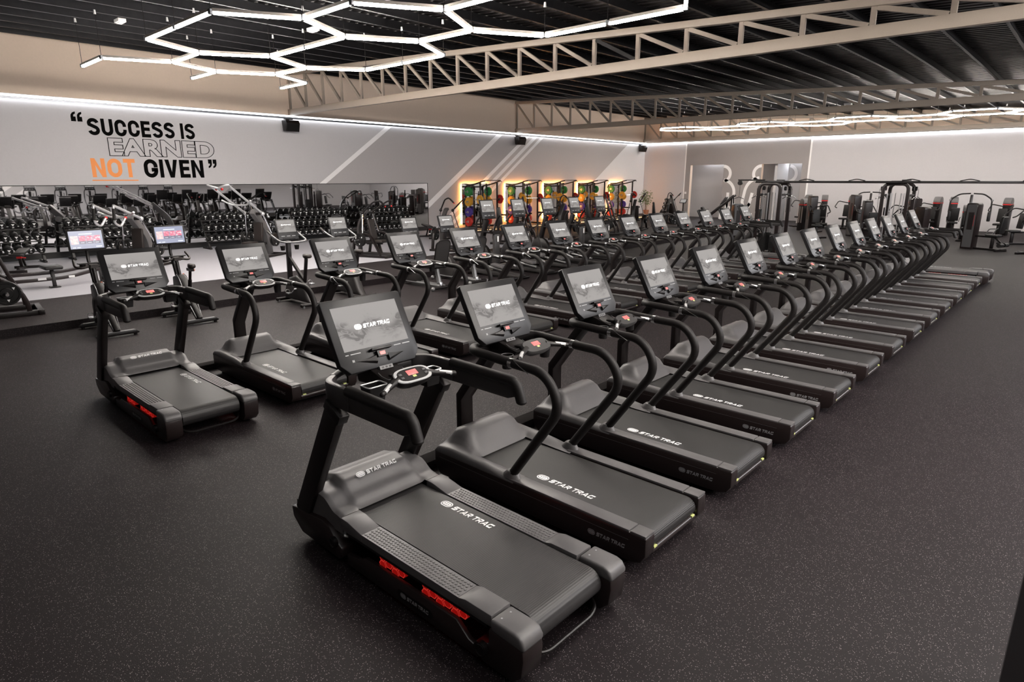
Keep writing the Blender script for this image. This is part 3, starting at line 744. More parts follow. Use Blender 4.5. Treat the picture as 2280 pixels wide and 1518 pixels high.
while x < 3.5:
    z = RZ(x)
    g = G().box((x - .006, -14, z - .2), (x + .006, FY, z - .005)).box((x, -14, z - .2), (x + .07, FY, z - .192)).box((x - .07, -14, z - .013), (x, FY, z - .005)).box((x + .062, -14, z - .2), (x + .07, FY, z - .175))
    struct(g.out('ceiling_purlin', M['purlin'], smooth=False)); x += 1.15
# trusses
def truss(y, lab, x1=3.0):
    R = thing('roof_truss', lab, 'roof truss', (0, y, 0)); R['kind'] = 'structure'
    zb = 5.03
    g = G().bar((WX, 0, zb + .11), (x1, 0, zb + .11), .14, .22); g.out('bottom_chord', M['truss'], R, bev=.006)
    top = lambda x: RZ(x) - .2
    g = G().bar((WX, 0, top(WX) - .07), (x1, 0, top(x1) - .07), .14, .14); g.out('top_chord', M['truss'], R, bev=.006)
    x = WX + .06; p = 1.215; pw = .085
    def chan(g, a, b, wf=.085):
        a, b = V(a), V(b); g.bar(a, b, .012, wf, (1, 0, 0)); t = (b - a).normalized(); sd = t.cross(V((0, 1, 0))) * wf / 2
        for q in (sd, -sd): g.bar(a + q + V((0, .03, 0)), b + q + V((0, .03, 0)), .06, .01, sd)
    while x < x1:
        g = G(); chan(g, (x, 0, zb + .2), (x, 0, top(x) - .1)); g.out('truss_post', M['truss'], R, smooth=False)
        if x + p < x1:
            g = G(); chan(g, (x + .05, .0, top(x) - .16), (x + p - .06, .0, zb + .24), .075); g.out('truss_diagonal', M['steel'] if y == 13.4 and abs(x + 9.9) < .62 else M['truss'], R, smooth=False)
        x += p
truss(13.4, 'beige steel roof truss nearest the camera, crossing the picture upper right')
truss(26.7, 'beige steel roof truss in the middle, between the nearest truss and the far wall')
truss(39.95, 'beige steel roof truss flat against the far wall')
# hanging hexagon light network
EDG = 1.52
def hexnet(y0, lab, verts, edges, z, tm='tube'):
    R = thing('hexagon_light', lab, 'ceiling light', (0, 0, 0))
    P = {k: V((x, y, z)) for k, (x, y) in verts.items()}
    used = {}
    for a, b in edges:
        p, q = P[a], P[b]; d = (q - p).normalized(); L = (q - p).length
        n = 2 if L > EDG * 1.4 else 1
        for i in range(n):
            s_, e_ = p + d * (L * i / n + .03), p + d * (L * (i + 1) / n - .03)
            g = G().bar(s_ - V((0, 0, .012)), e_ - V((0, 0, .012)), .056, .042).m(1).bar(s_ + V((0, 0, .036)), e_ + V((0, 0, .034)), .062, .05)
            g.out('light_tube', [M[tm], M['housing']], R, smooth=False)
            if n == 2 and i == 0: used[(a, b)] = (s_ + e_) / 2 + (e_ - s_) / 2
    for k, p in list(P.items()) + list(used.items()):
        g = G().cyl(p - V((0, 0, .035)), p + V((0, 0, .045)), .05, n=6); j = g.out('light_joint', M['alu'], R, smooth=False)
        zt_ = RZ(p.x) - .19
        g = G().cyl(p + V((0, 0, .04)), (p.x, p.y, zt_), .006, n=5).m(1).cyl((p.x, p.y, zt_ - .09), (p.x, p.y, zt_), .028, .02, n=8); g.out('hanger_rod', [M['black'], M['white']], R, smooth=False)
HV = dict(a=(-13.461,3.594),b=(-12.33,3.58),c=(-11.904,4.51),d=(-10.775,4.487),e=(-10.27,3.58),f=(-8.102,3.568),g=(-7.579,4.464),h=(-10.216,5.385),i=(-12.36,5.416),j=(-13.466,5.426),k=(-11.846,6.32),l=(-10.797,6.332),m=(-12.376,7.247),n=(-13.498,7.28),o=(-8.113,5.389),p=(-7.583,6.284),q=(-8.089,7.184),r=(-10.186,7.178),s=(-6.53,6.304),t=(-5.998,5.36),u=(-6.019,7.198),v=(-6.529,4.455),w=(-3.912,7.189),x=(-4.95,5.36),y=(-3.4,6.28))
HE = 'ab bc cd de ef fg go oh hd ic kl lh km mn ki ij op ps pq qr rl ts su uw gv vt tx wy'.split()
kz = (5.35 - 2.6) / 1.9
hexnet(0, 'glowing hexagon light network hanging at the upper left before the nearest truss', {a: (x * kz, y * kz) for a, (x, y) in HV.items()}, HE, 5.35)
# the same network in the far bay
bv = {}; be = []
EH = EDG * math.sqrt(3) / 2
for r_ in range(4):
    for c_ in range(12):
        bv[(r_, c_)] = (-19.3 + c_ * EDG * 1.5 * .5 + 0, 0)
bv = {}
def hexrow():
    vs = {}; es = set()
    def key(p): return (round(p[0], 2), round(p[1], 2))
    for i in range(6):
        cx = -18.2 + i * EDG * 3.0; 
        for cy, off in ((34.2, 0), (34.2 + EH, EDG * 1.5)):
            ps = [(cx + off + EDG * math.cos(PI / 3 * k), cy + EDG * math.sin(PI / 3 * k)) for k in range(6)]
            for k in range(6):
                a, b = key(ps[k]), key(ps[(k + 1) % 6]); vs[a] = ps[k]; vs[b] = ps[(k + 1) % 6]; es.add((min(a, b), max(a, b)))
    return vs, [e for e in es if e[0][0] < 3]
bv, be = hexrow(); ks = {k for e in be for k in e}
hexnet(0, 'glowing hexagon light network hanging far off in front of the far wall', {k: v for k, v in bv.items() if k in ks}, be, 5.35, 'tube2')
def hexfill():  # unseen network added overhead to brighten the near bay
    vs, es = hexrow(); return {k: (p[0] + 17.2, p[1] - 28.6) for k, p in vs.items()}, [e for e in es if e[1][0] < -9.5]
bv, be = hexfill(); ks = {k for e in be for k in e}
hexnet(0, 'added unseen hexagon fill lights over the aisle, beyond the top right of the picture', {k: v for k, v in bv.items() if k in ks}, be, 5.35)
# emergency lights on the roof
for (x, y), lab in (((-18.5, 5.9), 'small white box lamp on the roof at the upper left above the hexagon lights'), ((-15.2, 9.2), 'small white box lamp on the roof above the middle of the hexagon lights'), ((-9.4, 33.0), 'small white box lamp on the roof above the far hexagon lights')):
    z = RZ(x) - .2; g = G().box((x - .16, y - .09, z - .08), (x + .16, y + .09, z)).box((x - .12, y - .06, z - .1), (x + .12, y + .06, z - .08)); tag(g.out('emergency_lamp', M['white'], bev=.01), lab, 'lamp')

# big mirror on the left wall
g = G().box((WX + .004, -6, .345), (WX + .02, 20.3, 2.385)); o = g.out('wall_mirror', M['mirror'], smooth=False); tag(o, 'long frameless wall mirror behind the dumbbell racks', 'mirror')
g = G().box((WX + .004, -6, 2.385), (WX + .024, 20.33, 2.41)).box((WX + .004, 20.3, .345), (WX + .024, 20.33, 2.385)); g.out('mirror_edge', M['black'], o, smooth=False)
# five back-lit mirrors by the racks
for i, (a, b) in enumerate(((22.49, 24.52), (25.74, 27.83), (28.99, 30.93), (32.29, 34.15), (35.82, 37.49))):
    R = thing('backlit_mirror', '%s back-lit wall mirror from the left, behind the power racks' % ORD[i], 'mirror', (WX, (a + b) / 2, 0), group='back-lit mirrors behind the power racks')
    w = (b - a) / 2
    g = G().box((.11, -w, .31), (.125, w, 2.37)); g.out('mirror_glass', M['mirror'], R, smooth=False)
    g = G(); q = .06
    g.box((.05, -w + q, 2.37 - q - .03), (.06, w - q, 2.37 - q)).box((.05, -w + q, .36), (.06, -w + q + .03, 2.34 - q)).box((.05, w - q - .03, .36), (.06, w - q, 2.34 - q)); g.out('led_strip', M['warmled'], R, smooth=False)
    G().box((0, -w + .12, .5), (.11, w - .12, 2.2)).out('mirror_mount', M['black'], R, smooth=False)
# slogan
def wordmark(t, y0, y1, z0, z1, mt, lab, th=.208):
    g = G(); n = caps(G(), t, lambda u, v: (u, v, 0), th, False, BOLD, .10, .3); k = (y1 - y0) / n
    caps(g, t, lambda u, v: (WX + .006, y0 + u * k, z0 + v * (z1 - z0)), th, False, BOLD, .10, .3)
    tag(g.out('slogan_word', mt, smooth=False), lab, 'wall lettering', 'slogan words on the left wall')
def word(t, y0, y1, z0, z1, off, lab, fill=True, bevel=.012):
    me = text_mesh(t, 1, off, 0, 1, fill, 8, bevel); g = G(); g.M = Matrix(((0, 0, 1, WX + (.006 if fill else .014)), (1, 0, 0, 0), (0, 1, 0, 0), (0, 0, 0, 1)))
    g.me(me, fit(me, y1, y0, z1, z0) if 'closing' in lab else fit(me, y0, y1, z0, z1)); tag(g.out('slogan_word', M['ink'], smooth=False), lab, 'wall lettering', 'slogan words on the left wall')
wordmark('SUCCESS', 6.36, 8.98, 3.965, 4.49, M['ink'], 'heavy black word SUCCESS on the left wall')
wordmark('IS', 9.18, 9.66, 3.965, 4.49, M['ink'], 'heavy black word IS on the left wall')
wordmark('GIVEN', 7.84, 9.82, 2.645, 3.255, M['ink'], 'heavy black word GIVEN on the left wall')
wordmark('NOT', 6.29, 7.58, 2.655, 3.25, M['orange'], 'orange word NOT on the left wall')
g = G(); g.poly([(WX + .006, 6.26, 2.54), (WX + .006, 7.62, 2.54), (WX + .006, 7.62, 2.575), (WX + .006, 6.26, 2.575)]); tag(g.out('slogan_underline', M['orange'], smooth=False), 'thin orange underline beneath the word NOT', 'wall lettering')
def quote(y0, y1, z0, z1, flip, lab):
    g = G(); one = [(.0, .0), (.44, .0), (.44, .48), (.24, .48), (.27, .66), (.44, .78), (.44, 1.0), (.18, .88), (.03, .66), (0, .45)]
    for d in (0, .56):
        q = [(x + d, z) for x, z in one]
        if flip: q = [(1 - x, 1 - z) for x, z in q]
        k = len(q); g.poly([(WX + .006, y0 + x * (y1 - y0), z0 + z * (z1 - z0)) for x, z in q])
    tag(g.out('slogan_quotation_mark', M['ink'], smooth=False), lab, 'wall lettering', 'slogan words on the left wall')
quote(5.94, 6.25, 4.36, 4.66, False, 'black opening quotation mark before the slogan'); quote(10.01, 10.31, 2.98, 3.29, True, 'black closing quotation mark after the slogan')
word('EARNED', 6.86, 10.28, 3.335, 3.915, .045, 'thin outlined word EARNED on the left wall', False, .012)
# wall speakers
def speaker(y, lab):
    R = thing('wall_speaker', lab, 'speaker', (WX, y, 0), group='wall speakers')
    z = 4.62
    g = G().prism([(.10, z + .2), (.42, z + .2), (.50, z + .08), (.40, z - .22), (.16, z - .2)], 'y', -.28, .28); g.out('cabinet', M['black'], R, bev=.01)
    g = G().bar((.505, 0, z + .07), (.415, 0, z - .2), .5, .012, (1, 0, -.3)); g.out('grille', M['iron'], R, smooth=False)
    g = G().box((.0, -.05, z + .1), (.12, .05, z + .26)).box((.05, -.16, z + .24), (.2, .16, z + .28)); g.out('bracket', M['steel'], R, bev=.004)
speaker(13.25, 'black wall speaker at the left end of the nearest truss')
speaker(26.75, 'black wall speaker at the left end of the middle truss')
speaker(39.4, 'black wall speaker in the far left corner of the hall')
# ------------------------------------------------------------------ cardio machines between the treadmills and the turf
def colscreen():
    s = N('class_menu_display'); o, x = s.obj()
    u, v = x[0], x[1]
    n = s.a('ShaderNodeTexNoise'); n.inputs['Scale'].default_value = 26; n.inputs['Detail'].default_value = 3; s.l(o, n.inputs['Vector'])
    inb = lambda a, lo, hi: s.math('MULTIPLY', s.math('GREATER_THAN', a, lo), s.math('LESS_THAN', a, hi))
    c = (.20, .23, .36)
    pink = s.ramp(n.outputs[0], [(.35, (.55, .02, .10)), (.55, (.75, .10, .22)), (.68, (.9, .75, .75))])
    pale = s.ramp(n.outputs[0], [(.3, (.9, .30, .36)), (.6, (.95, .62, .58))])
    row = inb(v, .11, .25)
    c = s.mix(s.math('MULTIPLY', inb(u, -.23, -.12), row), c, pale)
    for a in (-.105, .005, .115):
        k = inb(u, a, a + .10)
        c = s.mix(s.math('MULTIPLY', k, inb(v, .16, .25)), c, pink); c = s.mix(s.math('MULTIPLY', k, inb(v, .11, .16)), c, (.035, .03, .10))
        c = s.mix(s.math('MULTIPLY', inb(u, a + .015, a + .07), inb(v, .126, .136)), c, (.6, .6, .7))
    for a, b, q, r in ((-.1, .1, .272, .288), (-.22, -.17, .045, .058), (-.155, -.10, .045, .058), (.13, .22, .05, .068)):
        c = s.mix(s.math('MULTIPLY', inb(u, a, b), inb(v, q, r)), c, (.75, .8, .9))
    s.col((.02, .02, .02)); s.b.inputs['Roughness'].default_value = .2
    s.l(c, s.b.inputs['Emission Color']); s.b.inputs['Emission Strength'].default_value = 1.1
    return s.mat
M['menu'] = colscreen()
M['trimgrey'] = mat('grey_edge_trim', (.26, .26, .265), .35, .5)
def pedals(R, c, r=.17, w=.11):
    g = G().cyl((c[0], -w - .02, c[2]), (c[0], w + .02, c[2]), .022)
    for s in (-1, 1):
        g.bar((c[0], s * w, c[2]), (c[0] + s * r * .8, s * w, c[2] + s * r * .55), .018, .035, (0, 0, 1))
    k = g.out('crank', M['silver'], R, bev=.003)
    for s in (-1, 1):
        g = G().cb((c[0] + s * r * .8, s * (w + .065), c[2] + s * r * .55), (.11, .10, .03)).torus((c[0] + s * r * .8 - .05, s * (w + .065), c[2] + s * r * .55 + .03), .045, .006, (1, 0, .3), 16, 6)
        g.out('pedal', M['silver'] if True else M['black'], k, bev=.003)
def saddle(R, c, m='brown', L=.25, W=.18):
    x, y, z = c
    pr = lambda k, dz: [(x + k * L / 2 * math.cos(a), y + k * (W / 2 * (.62 + .38 * math.cos(a))) * math.sin(a), z + dz) for a in [2 * PI * i / 20 for i in range(20)]]
    g = G().rings([pr(.75, -.055), pr(.98, -.035), pr(1, -.01), pr(.9, .015), pr(.6, .024)]); return g.out('saddle', M[m], R, ang=60)
def tablet(R, b, t, w, mat_, name='screen_housing', chin=0, logo_=False, bm='black'):
    b, t = V(b), V(t); H = (t - b).length; F = frame(b, (0, 1, 0), t - b)
    g = G().box((-w / 2, 0, -.04), (w / 2, H, 0)); o = g.out(name, M[bm], R, bev=.01); o.matrix_local = F
    g = G().box((-w / 2 + .03, chin + .03, .0005), (w / 2 - .03, H - .025, .003)); d = g.out('display', M[mat_], o, smooth=False)
    if logo_:
        g = G(); g.M = Matrix.Translation((.0, chin + .03 + (H - chin) * .5, .0045)); logo(g, w * .5); g.out('screen_logo', [M['logo_em'], M['disp2']], d, smooth=False)
    return o, H
M['disp2'] = display('small_lit_display', (.42, .395, .375), (.22, .2, .19), .95)
def indoor_bike(label):
    R = thing('indoor_bike', label, 'exercise bike', group='indoor cycling bikes with colour screens')
    for x, w in ((-.56, .27), (.57, .31)):
        g = G().prism([(-w, .03), (w, .03), (w + .02, .05), (w - .03, .09), (-w + .03, .09), (-w - .02, .05)], 'x', x - .045, x + .045); f = g.out('stabiliser_bar', M['black'], R, bev=.006)
        g = G().box((x - .03, -w + .05, .09), (x + .03, w - .05, .096)); g.out('stabiliser_trim', M['trimgrey'], f, smooth=False)
        for s in (-1, 1): G().cyl((x, s * (w - .04), 0), (x, s * (w - .04), .04), .03).out('floor_foot', M['black'], f)
    g = G().bar((.57, 0, .08), (-.12, 0, .72), .09, .13).bar((.57, 0, .08), (.16, 0, .36), .1, .1).bar((-.56, 0, .08), (-.12, 0, .72), .08, .08); g.out('main_frame', M['black'], R, bev=.02)
    g = G().prism([(.35, .25), (.05, .78), (-.08, .86), (-.34, .80), (-.36, .62), (-.2, .30), (.1, .2)], 'y', -.07, .07); sh = g.out('drive_shroud', M['black'], R, bev=.025)
    for s in (-1, 1):
        g = G().tube(fil([(.55, s * .05, .12), (.30, s * .078, .40), (.02, s * .078, .80), (-.12, s * .07, .86)], .1), .009, 6).tube([(-.54, s * .05, .11), (-.22, s * .075, .55)], .009, 6); g.out('edge_trim', M['trimgrey'], sh)
    g = G().lathe([(.0, -.03), (.20, -.03), (.24, -.025), (.24, .025), (.20, .03), (0, .03)], (-.36, 0, .36), (0, 1, 0), 28); fw = g.out('flywheel', M['iron'], R)
    G().torus((-.36, 0, .36), .21, .014, (0, 1, 0), 28, 6).out('flywheel_rim', M['silver'], fw)
    pedals(R, (.03, 0, .36))
    g = G().tube([(.22, 0, .5), (.33, 0, .80)], .034, 10).tube([(.31, 0, .75), (.40, 0, 1.0)], .026, 10).box((.30, -.03, .97), (.50, .03, 1.02)); sp = g.out('seat_post', M['steel'], R)
    saddle(R, (.44, 0, 1.08))
    G().sph((.42, .05, .985), .024).out('adjust_knob', M['amber'], sp)
    g = G().tube([(-.14, 0, .80), (-.22, 0, 1.12)], .034, 10); hp = g.out('handlebar_post', M['steel'], R)
    G().sph((-.12, .06, .84), .028).out('adjust_knob', M['amber'], hp)
    g = G().tube(fil([(-.40, -.24, 1.24), (-.26, -.265, 1.135), (-.17, -.20, 1.115), (-.2, 0, 1.155), (-.17, .20, 1.115), (-.26, .265, 1.135), (-.40, .24, 1.24)], .07), .02, 10).cb((-.2, 0, 1.14), (.12, .12, .06)); g.out('handlebar', M['brown'], R, ang=60)
    g = G().tube([(-.30, 0, .80), (-.47, 0, 1.24), (-.46, 0, 1.42)], .028, 10).box((-.38, -.20, 1.17), (-.27, .20, 1.19)); g.out('screen_mast', M['steel'], R)
    for s in (-1, 1):
        g = G().lathe([(0, 0), (.04, 0), (.05, .09), (.045, .09), (.036, .01), (0, .01)], (-.33, s * .13, 1.10), n=14); g.out('bottle_holder', M['black'], R)
    tablet(R, (-.36, 0, 1.40), (-.41, 0, 1.755), .56, 'menu', chin=.0)
    return R
ib = indoor_bike('indoor bike with colour screen, left one, behind the first farther treadmill'); ib.location = (-12.5, 3.08, 0)
dup(ib, (-12.5, 4.44, 0), 0, 'indoor bike with colour screen, right one, beside the upright bikes')
def big_console(R, x, z, w, h):
    o, H = tablet(R, (x + .07, 0, z), (x - .07, 0, z + h), w, 'disp2', chin=h * .32, logo_=True, bm='bezel')
    g = G()
    for k in (-1, 0, 1): g.box((k * w * .26 - .04, h * .17, 0), (k * w * .26 + .04, h * .20, .004))
    g.out('key_row', M['dimwhite'], o, smooth=False)
    g = G().box((-w * .3, h * .04, 0), (w * .3, h * .1, .02)); g.out('phone_shelf', M['black'], o, bev=.004)
    return o
def upright_bike(label):
    R = thing('upright_bike', label, 'exercise bike', group='upright exercise bikes')
    for x, w in ((-.55, .26), (.52, .28)):
        g = G().tube([(x, -w, .06), (x, w, .06)], .035, 10).sph((x, w, .06), .04).sph((x, -w, .06), .04); f = g.out('floor_tube', M['steel'], R)
        for s in (-1, 1): G().cyl((x, s * (w - .03), 0), (x, s * (w - .03), .05), .034).out('floor_foot', M['trimgrey'], f)
    g = G().prism([(-.55, .07), (.5, .07), (.38, .2), (.22, .52), (.0, .62), (-.3, .55), (-.48, .35)], 'y', -.095, .095); g.out('drive_housing', M['rail2'], R, bev=.05, seg=3)
    pedals(R, (.0, 0, .33), w=.13)
    g = G().bar((-.40, 0, .45), (-.36, 0, 1.32), .085, .10, (1, 0, 0)).bar((-.37, 0, .98), (.22, 0, .50), .06, .07); g.out('mast', M['steel'], R, bev=.012)
    g = G().bar((.20, 0, .45), (.34, 0, 1.0), .05, .07, (1, 0, 0)); sp = g.out('seat_post', M['steel'], R, bev=.008)
    G().bar((.29, 0, .82), (.34, 0, 1.0), .04, .045, (1, 0, 0)).out('seat_tube', M['silver'], sp)
    saddle(R, (.35, 0, 1.065), L=.28, W=.24)
    g = G().tube(fil([(-.62, -.31, 1.52), (-.42, -.32, 1.44), (-.08, -.30, 1.32), (-.02, 0, 1.31), (-.08, .30, 1.32), (-.42, .32, 1.44), (-.62, .31, 1.52)], .12), .019, 10); h = g.out('handlebar', M['trimgrey'], R, ang=60)
    for s in (-1, 1):
        G().tube([(-.62, s * .31, 1.52), (-.45, s * .32, 1.452)], .023, 10).out('foam_grip', M['brown'], h)
        g = G().lathe([(0, 0), (.04, 0), (.055, .10), (.05, .10), (.036, .01), (0, .01)], (-.30, s * .16, 1.13), n=14); c = g.out('cup_holder', M['black2s'], R)
        G().torus((-.30, s * .16, 1.23), .053, .004, n=16, k=6).out('cup_rim', M['trimgrey'], c)
    big_console(R, -.36, 1.35, .46, .42)
    return R
ub = upright_bike('upright bike with wide looped handlebar, left one, behind the third farther treadmill'); ub.location = (-12.35, 6.72, 0)
dup(ub, (-12.35, 7.98, 0), 0, 'upright bike with wide looped handlebar, right one, next to a recumbent bike')
def net_mat():
    s = N('black_seat_mesh'); o, x = s.obj()
    f = lambda k: s.math('LESS_THAN', s.math('ABSOLUTE', s.math('SUBTRACT', s.math('FRACT', s.math('MULTIPLY', k, 28)), .5)), .2)
    a = s.math('MAXIMUM', f(s.math('ADD', x[1], x[2])), f(s.math('SUBTRACT', x[1], x[2])))
    s.col(s.mix(a, (.10, .095, .095), (.012, .011, .011))); s.bump(a, .6, .004); return s.mat
M['net'] = net_mat()
def recumbent(label):
    R = thing('recumbent_bike', label, 'exercise bike', group='recumbent exercise bikes')
    for x, w in ((-.75, .28), (.72, .30)):
        g = G().tube([(x, -w, .06), (x, w, .06)], .035, 10); f = g.out('floor_tube', M['steel'], R)
        for s in (-1, 1): G().sph((x, s * w, .05), .05, (1, 1, 1)).out('floor_foot', M['trimgrey'], f)
    g = G()
    for s in (-1, 1): g.tube([(-.75, s * .07, .10), (.72, s * .07, .10)], .03, 8)
    g.out('floor_rail', M['trimgrey'], R)
    g = G().prism([(-.80, .08), (-.15, .08), (-.1, .3), (-.28, .60), (-.55, .70), (-.78, .5)], 'y', -.1, .1); g.out('drive_housing', M['rail2'], R, bev=.05, seg=3)
    pedals(R, (-.38, 0, .42), w=.13)
    g = G().bar((-.62, 0, .6), (-.52, 0, 1.28), .09, .09, (1, 0, 0)); g.out('mast', M['steel'], R, bev=.012)
    big_console(R, -.45, 1.26, .50, .42)
    g = G().tube([(.62, 0, .10), (.52, 0, .48)], .06, 12); p = g.out('seat_post', M['trimgrey'], R)
    G().lathe([(.08, 0), (.075, .06), (.065, .09)], (.625, 0, .09)).out('post_collar', M['silver'], p)
    g = G().prism([(.20, .50), (.70, .52), (.70, .60), (.24, .60)], 'y', -.22, .22); g.out('seat_cushion', M['pad'], R, bev=.03, seg=3)
    fr = fil([(.66, -.20, .60), (.80, -.22, 1.13), (.83, -.12, 1.20), (.83, .12, 1.20), (.80, .22, 1.13), (.66, .20, .60)], .06)
    g = G().tube(fr, .017, 8); b = g.out('backrest_frame', M['black'], R)
    g = G().rings([[(.665, -.19, .62), (.665, .19, .62), (.675, .19, .62), (.675, -.19, .62)], [(.80, -.205, 1.12), (.80, .205, 1.12), (.81, .205, 1.12), (.81, -.205, 1.12)], [(.825, -.12, 1.19), (.825, .12, 1.19), (.835, .12, 1.19), (.835, -.12, 1.19)]]); g.out('backrest_mesh', M['net'], b, smooth=False)
    for s in (-1, 1):
        g = G().tube(fil([(.55, s * .18, .55), (.52, s * .29, .60), (.30, s * .30, .72), (.22, s * .30, .74)], .05), .016, 8); h = g.out('side_handle', M['black'], R, ang=60)
        g = G().lathe([(0, 0), (.04, 0), (.05, .09), (.045, .09), (.036, .01), (0, .01)], (.45, s * .34, .62), n=14); g.out('cup_holder', M['black2s'], R)
    return R
rb = recumbent('recumbent bike with black mesh backrest, left one, behind the fourth farther treadmill'); rb.location = (-12.15, 9.93, 0)
dup(rb, (-12.15, 11.15, 0), 0, 'recumbent bike with black mesh backrest, right one, next to the cross trainers')
def elliptical(label):
    R = thing('cross_trainer', label, 'cross trainer', group='cross trainers behind the farther treadmills')
    g = G().prism([(-.85, .05), (1.0, .05), (1.05, .12), (.2, .17), (-.85, .17)], 'y', -.16, .16); g.out('base_frame', M['rail2'], R, bev=.03)
    for x, w in ((-.8, .30), (.95, .34)):
        g = G().tube([(x, -w, .05), (x, w, .05)], .045, 10); g.out('floor_tube', M['steel'], R)
    g = G().lathe([(0, -.09), (.30, -.09), (.36, -.05), (.36, .05), (.30, .09), (0, .09)], (-.52, 0, .50), (0, 1, 0), 26); g.out('drive_housing', M['black'], R)
    for s in (-1, 1):
        g = G().tube([(-.50, s * .2, .50 + s * .16), (.62, s * .2, .26 + s * .05)], .032, 8); pa = g.out('pedal_arm', M['trimgrey'], R)
        g = G().prism([(.12, 0), (.55, -.06), (.56, -.03), (.54, .03), (.12, .06)], 'y', s * .2 - .09, s * .2 + .09); g.M = Matrix.Identity(4); o = g.out('foot_plate', M['rail'], pa, bev=.012); o.location = (0, 0, .42 + s * .09)
        pts = fil([(.0 + s * .12, s * .29, .36 + s * .06), (-.38, s * .30, .98), (-.30 + s * .08, s * .31, 1.48), (-.16 + s * .10, s * .27, 1.62)], .14)
        g = G().tube(pts, .021, 10); a = g.out('moving_arm', M['steel'], R, ang=60)
        G().tube(pts[-8:], .026, 10).out('foam_grip', M['foam'], a)
        g = G().tube([(-.14, s * .10, 1.20), (-.08, s * .105, 1.42)], .017, 8); g.out('fixed_grip', M['chrome'], R)
    g = G().bar((-.58, 0, .6), (-.30, 0, 1.52), .12, .12, (1, 0, 0)).bar((-.32, 0, 1.2), (-.06, 0, 1.2), .26, .04); g.out('mast', M['black'], R, bev=.015)
    g = G().prism([(.02, .17), (.14, .17), (.10, 1.16), (.02, 1.16)], 'y', -.10, .10); c = g.out('centre_column', M['rail2'], R, bev=.02)
    g = G().tube(fil([(.22, -.30, 1.30), (.06, -.24, 1.22), (.05, .24, 1.22), (.22, .30, 1.30)], .08), .02, 8).bar((.06, -.16, 1.19), (.06, .16, 1.19), .10, .06); g.out('column_handle', M['steel'], c, ang=60)
    G().box((.135, -.03, .95), (.142, .03, 1.1)).out('white_label', M['white'], c, smooth=False)
    big_console(R, -.24, 1.55, .52, .50)
    return R
el = elliptical('cross trainer with tilted screen, first from the left, right of the recumbent bikes'); el.location = (-12.05, 12.38, 0)
for i, y in enumerate((13.62, 14.95, 16.28, 17.68)):
    dup(el, (-12.05, y, 0), 0, 'cross trainer with tilted screen, %s from the left of five' % ORD[i + 1])
for i in range(8):
    dup(el, (4.6, 6.5 + i * 1.75, 0), PI, 'cross trainer seen only in the wall mirror, %s from its left' % ORD[i], 'cross trainers along the opposite wall', 1.18)
# ------------------------------------------------------------------ strength area on the turf
def num_mesh(t): return text_mesh(t, .052, .001, 0, 1, res=3)
PL = {}
def plate_proto(r, w, m, hub='silver', tri=True):
    """a weight plate lying in the xz plane, hub along y"""
    g = G().lathe([(.026, -w / 2), (r * .42, -w / 2), (r * .46, -w * .28), (r * .80, -w * .28), (r * .84, -w / 2), (r * .97, -w / 2), (r, -w * .3), (r, w * .3), (r * .97, w / 2), (r * .84, w / 2), (r * .80, w * .28), (r * .46, w * .28), (r * .42, w / 2), (.026, w / 2)], (0, 0, 0), (0, 1, 0), 28)
    if tri:
        g.m(1)
        for a in (.6, 2.7, 4.8):
            for s in (-1, 1):
                c = (r * .63 * math.cos(a), s * (w * .28 + .001), r * .63 * math.sin(a)); q = r * .11
                g.poly([(c[0] - q, c[1], c[2] + q), (c[0] + q, c[1], c[2] + q), (c[0], c[1], c[2] - q)])
    return g
def plates(root, items, lab, grp, proto=[None]):
    """loose iron plates on a machine's horns, each its own thing"""
    MW = Matrix.LocRotScale(root.location, root.rotation_euler, root.scale)
    for p, ax in items:
        if proto[0] is None:
            o = plate_proto(.215, .045, 'iron').out('weight_plate', [M['iron'], M['white']]); proto[0] = o
        else:
            o = proto[0].copy(); C.objects.link(o)
        q = MW @ V(p); a = (MW.to_3x3() @ V(ax)).normalized()
        o.matrix_world = Matrix.Translation(q) @ V((0, 1, 0)).rotation_difference(a).to_matrix().to_4x4()
        tag(o, lab, 'weight plate', grp)
def cushion(R, c, d, name, m='pad', rot=0, bev=.03):
    g = G().cb((0, 0, 0), d); o = g.out(name, M[m], R, bev=bev, seg=3); o.location = c; o.rotation_euler = (0, rot, 0); return o
